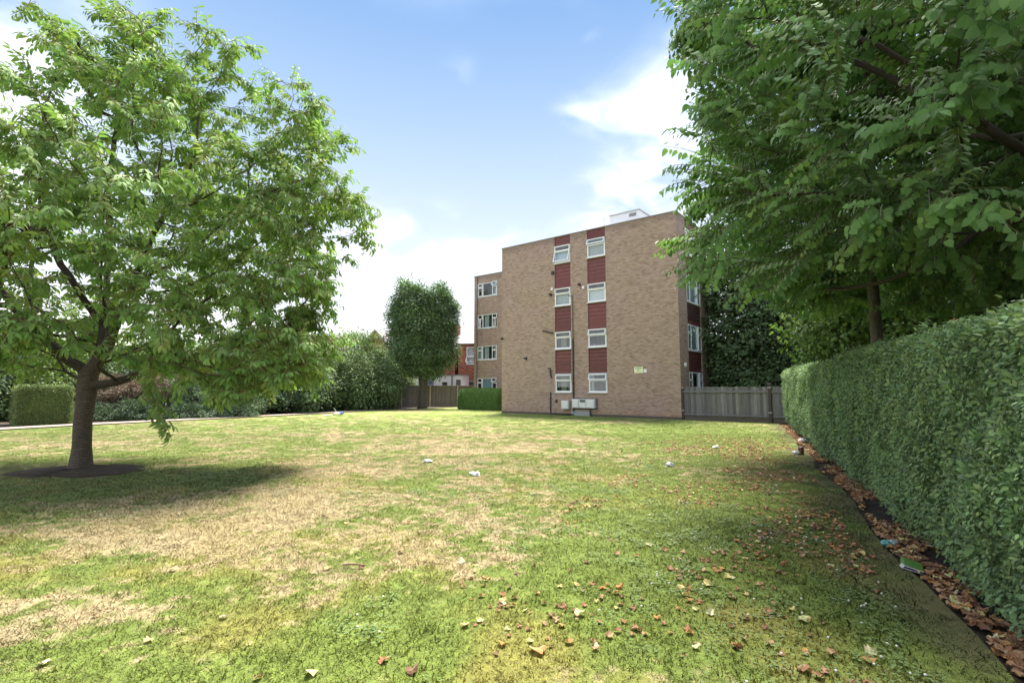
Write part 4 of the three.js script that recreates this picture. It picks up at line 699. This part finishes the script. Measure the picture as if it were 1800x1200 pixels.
// ---------------------------------------------------------------- clipped hedges: a woody core under a skin of small leaves
function skin(parent, samples, mat, seed, kinds = HEDGE, singles = false) {
  const r = rngOf(seed), places = samples.map(([p, n, sc]) => { const v = 0.75 + 0.5 * r(); return placeOf(p, n.clone().add(V3((r() - 0.5) * 0.7, (r() - 0.5) * 0.7, (r() - 0.5) * 0.7)), Math.floor(r() * kinds.length), sc * (0.85 + 0.35 * r()), r, new THREE.Color().setRGB(v * (0.9 + 0.25 * r()), v, v * (0.9 + 0.3 * r()))); });
  foliage(parent, places, kinds, mat, 'foliage', singles);
}
const coreMat = std(lin(0.165, 0.26, 0.095), 1);
{
  const t = thing('privet_hedge', 'long clipped privet hedge bordering the lawn beside a leaf strewn strip', 'hedge', H0.toArray()), S0 = -2.2, S1 = 25.4, HT = 2.15, TH = 1.15, list = [], r = rngOf(8);
  const face = (s, y) => 0.02 + 0.1 * Math.sin(Math.PI * clamp(y / HT)) + 0.16 * (noise2(s * 1.1, y * 1.3, 5) - 0.5) + 0.1 * (noise2(s * 3.4, y * 3.1, 6) - 0.5) - 0.13 * sstep(0.35, 0, y);
  const topY = (s) => HT - 0.17 + 0.1 * sstep(3, 8, s) + 0.09 * (noise2(s * 0.8, 1, 7) - 0.5) + 0.22 * sstep(10, 22, s);
  // core
  const pos = [], idx = [], NS = 140, prof = (s) => { const T = topY(s) - 0.1; return [[-0.1, 0.05], [-0.07, 0.4], [-0.06, 1.2], [-0.08, T - 0.15], [-0.22, T], [-TH + 0.2, T], [-TH, T - 0.2], [-TH, 0]]; };
  for (let i = 0; i <= NS; i++) { const s = mix(S0, S1 - 0.1, i / NS); for (const [o, y] of prof(s)) { const p = hedgeAt(s, o + (o > -0.5 ? face(s, y) - 0.05 : 0), y).sub(H0); pos.push(p.x, p.y, p.z); } }
  for (let i = 0; i < NS; i++) for (let k = 0; k < 7; k++) { const a = i * 8 + k; idx.push(a, a + 1, a + 8, a + 1, a + 9, a + 8); }
  const g = new THREE.BufferGeometry(); g.setAttribute('position', new THREE.Float32BufferAttribute(pos, 3)); g.setIndex(idx); g.computeVertexNormals(); mesh('core', g, coreMat, t);
  for (let s = S0; s < S1;) {
    const near = s < 9, st = near ? 0.092 : 0.14; s += st;
    for (let y = 0.02; y < topY(s); y += st) { const S = s + (r() - 0.5) * st, Y = y + (r() - 0.5) * st; list.push([hedgeAt(S, face(S, Y) - 0.01 + (r() - 0.5) * 0.05, Math.max(0.04, Y)), HN.clone().addScaledVector(V3(0, 1, 0), 0.15 + 0.9 * sstep(HT - 0.3, HT, Y)), near ? 0.85 : 1.1]); }
    for (let o = 0; o < TH; o += st) list.push([hedgeAt(s, -o + (r() - 0.5) * 0.06, topY(s) + (r() - 0.5) * 0.05), V3(0, 1, 0).addScaledVector(HN, 0.2), 1]);
    if (r() < 0.5) list.push([hedgeAt(s, -0.02 - r() * 0.7, topY(s) + 0.04 + 0.08 * r()), V3((r() - 0.5) * 0.5, 1, (r() - 0.5) * 0.5), 0.9]);
  }
  for (let o = 0; o < TH; o += 0.12) for (let y = 0.05; y < HT; y += 0.12) list.push([hedgeAt(S1 + (r() - 0.5) * 0.05, -o, y), HD, 1.1]);
  skin(t, list, leafMat(0.155, 0.27, 0.095, 0.36, 0.18), 9, HEDGE, true);
  console.log('hedge patches', list.length);
  // a few bare stems at the foot
  const st = []; for (let s = 0.5; s < 24; s += 0.35 + 0.25 * r()) { const p = hedgeAt(s, -0.08 - 0.15 * r()).sub(H0); st.push(tube([V3(p.x, -0.05, p.z), V3(p.x + (r() - 0.5) * 0.1, 0.25, p.z + (r() - 0.5) * 0.1), V3(p.x + (r() - 0.5) * 0.2, 0.5, p.z)], [0.016, 0.013, 0.008], 5)); } mesh('stems', mergeGeometries(st), limeLimb, t);
}
function roundedHedge(name, label, pos, turn, w, h, d, rnd, mat, seed, st) {
  const t = thing(name, label, 'hedge', pos.toArray(), turn), r = rngOf(seed), list = [], up = V3(0, 1, 0), rot = (v) => v.applyAxisAngle(up, turn);
  mesh('core', new RoundedBoxGeometry(w - 0.16, h - 0.08, d - 0.16, 4, rnd * 0.9).translate(0, h / 2 - 0.05, 0), coreMat, t);
  const n = Math.round((2 * (w * h + d * h) + w * d) / (st * st));
  const q = V3(), c = V3(), nn = V3();
  for (let i = 0; i < n; i++) {
    const f = r() * (2 * w * h + 2 * d * h + w * d * 1.5), u = r() - 0.5, v = r() - 0.5;
    if (f < 2 * w * h) q.set(u * w, (v + 0.5) * h, (f < w * h ? 0.5 : -0.5) * d); else if (f < 2 * w * h + 2 * d * h) q.set((f < 2 * w * h + d * h ? 0.5 : -0.5) * w, (v + 0.5) * h, u * d); else q.set(u * w, h, v * d);
    c.set(clamp(q.x, -w / 2 + rnd, w / 2 - rnd), clamp(q.y, Math.min(rnd * 0.4, 0.15), h - rnd), clamp(q.z, -d / 2 + rnd, d / 2 - rnd)); nn.subVectors(q, c).normalize();
    if (!nn.lengthSq()) continue; const p = c.clone().addScaledVector(nn, rnd + (noise3(q.x * 1.5 + seed, q.y * 1.5, q.z * 1.5) - 0.5) * 0.1); p.y = Math.max(0.05, p.y);
    list.push([rot(p).add(pos), rot(nn.clone()), 1.25]);
  }
  skin(t, list, mat, seed);
}
roundedHedge('clipped_bush', 'low rounded clipped green bush in front of the wing window', V3(-1.95, 0, -38.35), BTURN, 4.4, 1.52, 2.0, 0.6, leafMat(0.11, 0.24, 0.04, 0.3, 0.15), 100, 0.1);
roundedHedge('hedge_block', 'square clipped hedge block with flat top beyond the path', V3(-21.3, 0, -23.2), -0.75, 2.9, 1.62, 1.7, 0.12, leafMat(0.13, 0.2, 0.05, 0.3, 0.15), 101, 0.1);

// ---------------------------------------------------------------- leaf strewn strip along the hedge
{
  const pos = [], uv = [], idx = [], n = 130; let k = 0;
  for (let i = 0; i <= n; i++) { const s = mix(-3, 25.2, i / n), e = edgeOut(s); for (const [o, y] of [[e, 0.003], [e - 0.05, -0.03], [e - 0.2, -0.025], [-0.3, -0.01]]) { const p = hedgeAt(s, o, y); pos.push(p.x, p.y, p.z); uv.push(p.x, p.z); } }
  for (let i = 0; i < n; i++) for (let j = 0; j < 3; j++) { const a = i * 4 + j; idx.push(a, a + 4, a + 1, a + 1, a + 4, a + 5); }
  const g = new THREE.BufferGeometry(); g.setAttribute('position', new THREE.Float32BufferAttribute(pos, 3)); g.setAttribute('uv', new THREE.Float32BufferAttribute(uv, 2)); g.setIndex(idx); g.computeVertexNormals();
  structure('soil_strip', g, std(lin(1, 0.97, 0.95), 1, { map: soilTex(1), bumpMap: rep(speck, 0.5, 0.5), bumpScale: 0.02, side: THREE.DoubleSide }), 'bare soil strip between lawn and clipped hedge');
}

// ---------------------------------------------------------------- grass
{
  const r = rngOf(15), blades = (n, spread, seed, clover) => {
    const q = rngOf(seed), pos = [], col = [], nor = [];
    for (let i = 0; i < n; i++) {
      const x = (q() - 0.5) * spread, z = (q() - 0.5) * spread, a = q() * 6.283, h = 0.006 + 0.013 * q(), w = 0.0009 + 0.001 * q(), lean = 1.2 + 2.2 * q(), dx = Math.cos(a), dz = Math.sin(a), v = 1.4 + 0.9 * q(), dry = q() < 0.22 ? 1.35 : 1;
      const bxx = x + dx * lean * h * 0.4, bzz = z + dz * lean * h * 0.4, tx = x + dx * lean * h, tz = z + dz * lean * h, p = [[x - dz * w, 0, z + dx * w], [x + dz * w, 0, z - dx * w], [bxx + dz * w, h * 0.65, bzz - dx * w], [bxx - dz * w, h * 0.65, bzz + dx * w], [tx, h, tz]];
      for (const k of [0, 1, 2, 0, 2, 3, 3, 2, 4]) { pos.push(...p[k]); col.push(v * dry, v * (dry > 1 ? 1.08 : 1), v * (dry > 1 ? 1.3 : 1)); nor.push(-dx * 0.2, 0.98, -dz * 0.2); }
    }
    const g = new THREE.BufferGeometry(); g.setAttribute('position', new THREE.Float32BufferAttribute(pos, 3)); g.setAttribute('normal', new THREE.Float32BufferAttribute(nor, 3)); g.setAttribute('color', new THREE.Float32BufferAttribute(col, 3)); return g;
  };
  const mat = new THREE.MeshPhysicalMaterial({ color: 0xffffff, vertexColors: true, roughness: 0.95, transmission: 0.4, thickness: 0, side: THREE.DoubleSide, name: 'grass_blade' });
  const geos = [1, 2, 3, 4].map((s) => blades(40, 0.17, s)), per = geos.map(() => []), c = [0, 0, 0];
  for (let z = -1.9; z > -31; ) {
    const d = -z, st = d < 12 ? 0.1 : d < 18 ? 0.15 : 0.25; z -= st;
    for (let x = -1.05 * d - 0.6; x < Math.min(1.05 * d + 0.6, 13); x += st) {
      const X = x + (r() - 0.5) * st, Z = z + (r() - 0.5) * st, [s, o] = hedgeCoord(X, Z); if (o < edgeOut(s) + 0.01) continue;
      if (Math.hypot((X - CHERRY.x) / 1.0, (Z - CHERRY.z) / 0.58) < 0.75 + 0.5 * r()) continue;
      if (X < -10 && d > 12 && (X + 19.2) * 0.885 + (Z + 19.3) * 0.466 < 0.4) continue; if (X < -21) continue;
      if (d > 20 && r() < (d - 20) / 11.5) continue; if ((X - BL.x) * BV.x + (Z - BL.z) * BV.z > -0.12) continue;
      const bare = sstep(0.8, 0.35, o); if (r() < bare * 0.45) continue;
      lawnColour(X, Z, c); const sc = (0.75 + 0.55 * r()) * (d > 18 ? 1.7 : d > 12 ? 1.25 : 1), v = 0.9 + 0.3 * r();
      per[Math.floor(r() * 4)].push([new THREE.Matrix4().makeRotationY(r() * 6.283).scale(V3(sc, sc * (0.7 + 0.5 * r()), sc)).setPosition(X, 0.004, Z), new THREE.Color().setRGB(c[0] * v, c[1] * v, c[2] * v)]);
    }
  }
  const grass = new THREE.Group(); grass.name = 'grass'; info(grass, 'short mown grass covering the lawn', 'grass', undefined, 'stuff'); scene.add(grass);
  per.forEach((list, k) => { const im = new THREE.InstancedMesh(geos[k], mat, list.length); list.forEach(([m, col], i) => { im.setMatrixAt(i, m); im.setColorAt(i, col); }); im.name = 'blades'; im.userData.kind = 'stuff'; shade(im); grass.add(im); });
  console.log('grass tufts', per.map((p) => p.length));
  // clover: small trefoils and white flower heads in the greener turf
  const cl = [], q = rngOf(2); for (let i = 0; i < 14; i++) { const x = (q() - 0.5) * 0.2, z = (q() - 0.5) * 0.2, a = q() * 6.283, y = 0.02 + 0.015 * q(); for (let k = 0; k < 3; k++) { const g = ovalLeaf.clone(); g.scale(0.022, 0.013, 0.013).rotateX(-Math.PI / 2 + 0.3).rotateY(a + k * 2.09).translate(x, y, z); cl.push(g); } }
  const cg = mergeGeometries(cl), cm = leafMat(0.11, 0.19, 0.028, 0.35, 0); cm.vertexColors = false;
  const fl = new THREE.IcosahedronGeometry(0.008, 1), spots = [], heads = [];
  for (let i = 0; i < 5200 && spots.length < 500; i++) { const d = 2.3 + r() * 9, X = (r() * 2 - 1) * d, Z = -d, [s, o] = hedgeCoord(X, Z); if (o < 0.7 || X < -6) continue; const n = fbm(X * 0.9 + 70, Z * 0.9, 15, 3) + 0.12 * sstep(-1, 2, X); if (n > 0.58) { spots.push([X, Z]); if (r() < 0.5) heads.push([X + (r() - 0.5) * 0.2, Z + (r() - 0.5) * 0.2]); } }
  const clover = new THREE.Group(); clover.name = 'clover'; info(clover, 'patches of clover with tiny white flower heads in the lawn', 'clover', undefined, 'stuff'); scene.add(clover);
  const a = new THREE.InstancedMesh(cg, cm, spots.length); spots.forEach(([x, z], i) => a.setMatrixAt(i, new THREE.Matrix4().makeRotationY(r() * 6.283).setPosition(x, 0.004, z))); a.name = 'leaves'; a.userData.kind = 'stuff'; shade(a); clover.add(a);
  const h = new THREE.InstancedMesh(fl, std(lin(0.6, 0.58, 0.52), 0.9), heads.length); heads.forEach(([x, z], i) => h.setMatrixAt(i, new THREE.Matrix4().makeScale(1, 0.85, 1).setPosition(x, 0.035, z))); h.name = 'flower_heads'; h.userData.kind = 'stuff'; shade(h); clover.add(h);
}

// ---------------------------------------------------------------- fallen leaves
{
  const r = rngOf(51), curl = [0, 1, 2, 3].map((k) => { const g = (k % 2 ? limeLeaf : maple).clone(), p = g.attributes.position; for (let i = 0; i < p.count; i++) { const x = p.getX(i), y = p.getY(i) - 0.5; p.setXYZ(i, x, y, 0.8 * (x * x) * (0.5 + 0.4 * k) + 0.5 * y * y * (k > 1 ? 1.2 : -0.5) + 0.14 * Math.sin(9 * x + 5 * y + k)); } g.rotateX(-Math.PI / 2); g.computeVertexNormals(); g.computeBoundingBox(); g.translate(0, -g.boundingBox.min.y * 0.6, 0); return g; });
  const tones = { brown: [[0.28, 0.14, 0.065], [0.34, 0.18, 0.085], [0.2, 0.105, 0.055], [0.42, 0.25, 0.13], [0.36, 0.16, 0.07]], yellow: [[0.62, 0.5, 0.2], [0.68, 0.6, 0.36], [0.55, 0.55, 0.24]], orange: [[0.46, 0.22, 0.06], [0.5, 0.27, 0.09]] };
  const mats = {}; for (const k in tones) mats[k] = tones[k].map((c) => new THREE.MeshPhysicalMaterial({ color: lin(...c), roughness: 0.9, transmission: 0.2, thickness: 0, side: THREE.DoubleSide, name: 'dry_leaf' }));
  const all = [], put = (x, z, size, kind, y = 0.013) => all.push({ x, z, y, size, kind, g: Math.floor(r() * 4), yaw: r() * 6.283, tilt: (r() - 0.5) * 0.7, roll: (r() - 0.5) * 0.7 });
  const pick = () => { const q = r(); return q < 0.8 ? 'brown' : q < 0.9 ? 'orange' : 'yellow'; };
  // lawn: scattered everywhere, drifts towards the hedge
  for (let i = 0; i < 420; i++) { const d = 2.4 + 12 * Math.pow(r(), 1.3), X = (r() * 2 - 1) * d, [s, o] = hedgeCoord(X, -d); if (o > edgeOut(s) + 0.1 && r() < (o < 5 ? 0.3 : 0.14)) put(X, -d, 0.035 + 0.03 * r(), r() < 0.72 ? 'brown' : 'yellow'); }
  for (let i = 0; i < 6500; i++) { const s = 2.2 + 17 * r(), o = edgeOut(s) + 0.25 + 3.2 * Math.pow(r(), 1.35), p = hedgeAt(s, o), n = fbm(p.x * 1.1 + 20, p.z * 1.1, 19, 4), lane = Math.exp(-(((o - 1.5 - 0.25 * Math.sin(s * 0.7)) / 0.75) ** 2)); if (n + 0.16 * lane > 0.525 + 0.12 * r() && p.z < -2.6 && r() < (0.45 + 0.55 * sstep(3, 6, -p.z)) * sstep(19, 12, s)) put(p.x, p.z, 0.03 + 0.028 * r(), pick()); }
  for (let i = 0; i < 500; i++) { const s = 12 + 6 * r(), o = 1 + 3.5 * r(), p = hedgeAt(s, o), n = fbm(p.x * 0.9 + 20, p.z * 0.9, 29, 3); if (n > 0.52 + 0.1 * r() && r() < sstep(18.5, 14, s)) put(p.x, p.z, 0.05 + 0.03 * r(), 'brown'); }
  const lawnLeaves = all.length;
  for (const [px, py, k, s] of [[946, 1150, 'orange', 0.13], [812, 990, 'yellow', 0.085], [885, 1058, 'yellow', 0.075], [818, 1103, 'yellow', 0.09], [1019, 1085, 'yellow', 0.1], [985, 1034, 'yellow', 0.07], [1013, 1030, 'yellow', 0.07], [546, 1188, 'yellow', 0.09], [676, 1165, 'brown', 0.09], [725, 1185, 'brown', 0.09], [1210, 1050, 'yellow', 0.09], [1412, 1092, 'yellow', 0.1], [1532, 1150, 'yellow', 0.1], [1530, 1165, 'orange', 0.1], [1413, 1182, 'brown', 0.1], [1246, 1030, 'yellow', 0.09], [1240, 1005, 'yellow', 0.08], [1140, 960, 'yellow', 0.09], [634, 1000, 'brown', 0.09], [1700, 1070, 'yellow', 0.1]]) { const g = ground(px, py); put(g.x, g.z, s * 0.78, k); }
  // strip along the hedge
  for (let i = 0; i < 5200; i++) { const s = 0.8 + 23.5 * Math.pow(r(), 1.2), o = -0.1 + (edgeOut(s) + 0.07) * r(), p = hedgeAt(s, o); if (fbm(s * 1.5, o * 3, 37, 3) > 0.36) put(p.x, p.z, 0.04 + 0.035 * r(), pick(), -0.015 + 0.035 * r()); }
  for (let i = 0; i < 14; i++) { const s = 3 + 16 * r(), p = hedgeAt(s, -0.2 - 0.6 * r()); put(p.x, p.z, 0.06, r() < 0.5 ? 'yellow' : 'orange', 2.22); }
  for (const a of all) { a.d = Math.hypot(a.x, a.z) / a.size; const px = 900 + F * a.x / -a.z; a.seen = a.z < -2.4 && px > 0 && px < 1800; }
  const order = all.filter((a) => a.seen && a.y < 2).sort((a, b) => a.d - b.d), single = new Set(order.slice(0, 290)), M = new THREE.Matrix4(), E = new THREE.Euler(), Q = new THREE.Quaternion();
  const mat4 = (a) => M.compose(V3(a.x, a.y, a.z), Q.setFromEuler(E.set(a.tilt, a.yaw, a.roll)), V3(a.size, a.size, a.size));
  const lab = (a) => { const [s, o] = hedgeCoord(a.x, a.z); const strip = o < edgeOut(s) + 0.02; return strip ? [{ brown: 'brown curled fallen leaf on the soil strip under the hedge', orange: 'orange fallen leaf on the soil strip under the hedge', yellow: 'pale yellow fallen leaf on the soil strip under the hedge' }[a.kind], a.kind + ' leaves on the soil strip'] : [{ brown: 'brown curled fallen leaf lying on the lawn', orange: 'orange fallen leaf lying on the lawn', yellow: 'pale yellow fallen leaf lying on the lawn' }[a.kind], a.kind + ' leaves on the lawn']; };
  for (const a of single) { const m = mesh('fallen_leaf', curl[a.g], mats[a.kind][Math.floor(r() * mats[a.kind].length)], scene); mat4(a).decompose(m.position, m.quaternion, m.scale); const [l, g] = lab(a); info(m, l, 'leaf', g); }
  const rest = all.filter((a) => !single.has(a)), litter = new THREE.Group(); litter.name = 'leaf_litter'; info(litter, 'drifts of small dry leaves along the hedge and over the lawn', 'dead leaves', undefined, 'stuff'); scene.add(litter);
  const white = new THREE.MeshPhysicalMaterial({ color: 0xffffff, roughness: 0.9, transmission: 0.2, thickness: 0, side: THREE.DoubleSide, name: 'dry_leaf' });
  curl.forEach((g, k) => { const list = rest.filter((a) => a.g === k), im = new THREE.InstancedMesh(g, white, list.length), c = new THREE.Color(); list.forEach((a, i) => { im.setMatrixAt(i, mat4(a)); const t = tones[a.kind][Math.floor(r() * tones[a.kind].length)]; im.setColorAt(i, c.setRGB(...t)); }); im.name = 'dry_leaves'; im.userData.kind = 'stuff'; shade(im); litter.add(im); });
  console.log('fallen leaves', all.length);
}

// ---------------------------------------------------------------- litter
function crumple(w, d, h, seed) { const g = new THREE.IcosahedronGeometry(1, 4); const p = g.attributes.position; for (let i = 0; i < p.count; i++) { const k = 0.6 + 0.7 * noise3(p.getX(i) * 2.3 + seed, p.getY(i) * 2.3, p.getZ(i) * 2.3); p.setXYZ(i, p.getX(i) * w * k, Math.max(-0.02, p.getY(i) * h * k), p.getZ(i) * d * k); } g.computeVertexNormals(); return g; }
const scrap = (name, label, px, py, geo, mat, y = 0.03) => { const g = ground(px, py), m = info(mesh(name, geo, mat, scene), label, 'litter'); m.position.set(g.x, y, g.z); return m; };
const plastic = std(lin(0.62, 0.64, 0.66), 0.35), paper = std(lin(0.66, 0.66, 0.63), 0.8);
scrap('plastic_scrap', 'larger crumpled white plastic scrap on the open lawn', 835, 836, crumple(0.1, 0.07, 0.05, 4), plastic);
scrap('plastic_scrap', 'smaller grey white plastic scrap on the open lawn', 752, 813, crumple(0.09, 0.06, 0.045, 9), std(lin(0.5, 0.52, 0.55), 0.4));
scrap('paper_scrap', 'crumpled white paper among brown leaves near the board fence', 1259, 788, crumple(0.09, 0.06, 0.05, 14), paper);
scrap('paper_scrap', 'grey white paper scrap on the grass among leaf drifts', 1177, 820, crumple(0.08, 0.06, 0.06, 19), std(lin(0.5, 0.5, 0.52), 0.7));
{
  const g = ground(594, 729), t = thing('rubbish_bag', 'white and blue torn carrier bag lying beside the path kerb', 'litter', [g.x, 0.03, g.z]);
  mesh('bag', crumple(0.32, 0.2, 0.12, 24), plastic, t); mesh('blue_panel', crumple(0.16, 0.12, 0.1, 26).translate(0.22, 0.07, 0.05), std(lin(0.06, 0.16, 0.42), 0.4), t); mesh('yellow_scrap', crumple(0.12, 0.08, 0.04, 31).translate(0.0, 0.0, 0.2), std(lin(0.55, 0.42, 0.12), 0.6), t); mesh('handle', tube([V3(-0.05, 0.05, 0), V3(-0.2, 0.3, 0), V3(-0.28, 0.38, 0.02)], [0.02, 0.015, 0.01], 6), plastic, t);
}
scrap('paper_scrap', 'flat white paper scrap on the grass near the carrier bag', 575, 731, crumple(0.3, 0.1, 0.03, 41), paper); scrap('paper_scrap', 'tiny white paper ball on the grass near the carrier bag', 543, 732, crumple(0.08, 0.06, 0.05, 44), paper);
{ // drink carton and foil packet on the leaf strip
  const g = ground(1604, 1003), t = thing('drink_carton', 'green white and blue striped drink carton on the leaf strip', 'litter', [g.x, 0.045, g.z], -0.35);
  const cg = std(lin(0.09, 0.2, 0.05), 0.45), cw = std(lin(0.66, 0.68, 0.72), 0.45), cb = std(lin(0.05, 0.06, 0.2), 0.45);
  const body = mesh('body', new RoundedBoxGeometry(0.15, 0.045, 0.09, 2, 0.006), cg, t);
  mesh('white_stripe', new THREE.BoxGeometry(0.1515, 0.012, 0.0015).translate(0, 0.012, 0.0457), cw, t); mesh('blue_stripe', new THREE.BoxGeometry(0.1515, 0.014, 0.0015).translate(0, -0.003, 0.0457), cb, t); mesh('white_base', new THREE.BoxGeometry(0.1515, 0.01, 0.0015).translate(0, -0.0165, 0.0457), cw, t); mesh('end_flap', new THREE.BoxGeometry(0.03, 0.04, 0.002).rotateY(-0.8).translate(-0.085, 0, 0.04), cw, t);
  t.rotation.set(0.6, -0.35, -0.12);
  const f = ground(1567, 959), k = thing('foil_packet', 'crumpled silver and teal snack packet on the leaf strip', 'litter', [f.x, 0.03, f.z], 0.3);
  mesh('packet', crumple(0.1, 0.045, 0.03, 51), std(lin(0.6, 0.64, 0.68), 0.25, { metalness: 0.5 }), k); mesh('printed_end', crumple(0.05, 0.04, 0.03, 55).translate(-0.07, 0.005, 0.01), std(lin(0.12, 0.34, 0.33), 0.3), k);
}
{ const g = ground(1409, 799), t = thing('drink_can', 'dark rusty drink can standing at the lawn edge', 'litter', [g.x, 0, g.z]); mesh('can', new THREE.LatheGeometry([[0, 0], [0.05, 0], [0.062, 0.02], [0.062, 0.17], [0.048, 0.19], [0, 0.188]].map((q) => new THREE.Vector2(...q)), 16), std(lin(0.1, 0.035, 0.02), 0.5), t); mesh('wrapper', crumple(0.09, 0.07, 0.06, 61).translate(-0.14, 0.04, 0.03), std(lin(0.4, 0.42, 0.46), 0.4), t); }
{ const g = ground(1412, 776), t = thing('wrapper', 'blue and cream paper wrapper at the far end of the soil strip', 'litter', [g.x, 0.04, g.z]); mesh('paper', crumple(0.16, 0.1, 0.05, 71), paper, t); mesh('blue_edge', crumple(0.08, 0.06, 0.05, 73).translate(0.14, 0.02, 0.02), std(lin(0.07, 0.08, 0.22), 0.5), t); }
{ const a = ground(622, 999), m = info(mesh('twig', tube([V3(-0.1, 0, 0), V3(0, 0.012, 0.01), V3(0.1, 0.004, 0)], [0.008, 0.008, 0.006], 7), std(lin(0.26, 0.15, 0.12), 0.9), scene), 'short brown stick lying on the dry grass', 'twig'); m.position.set(a.x, 0.03, a.z); m.rotation.y = -0.15; }

renderer.render(scene, camera);
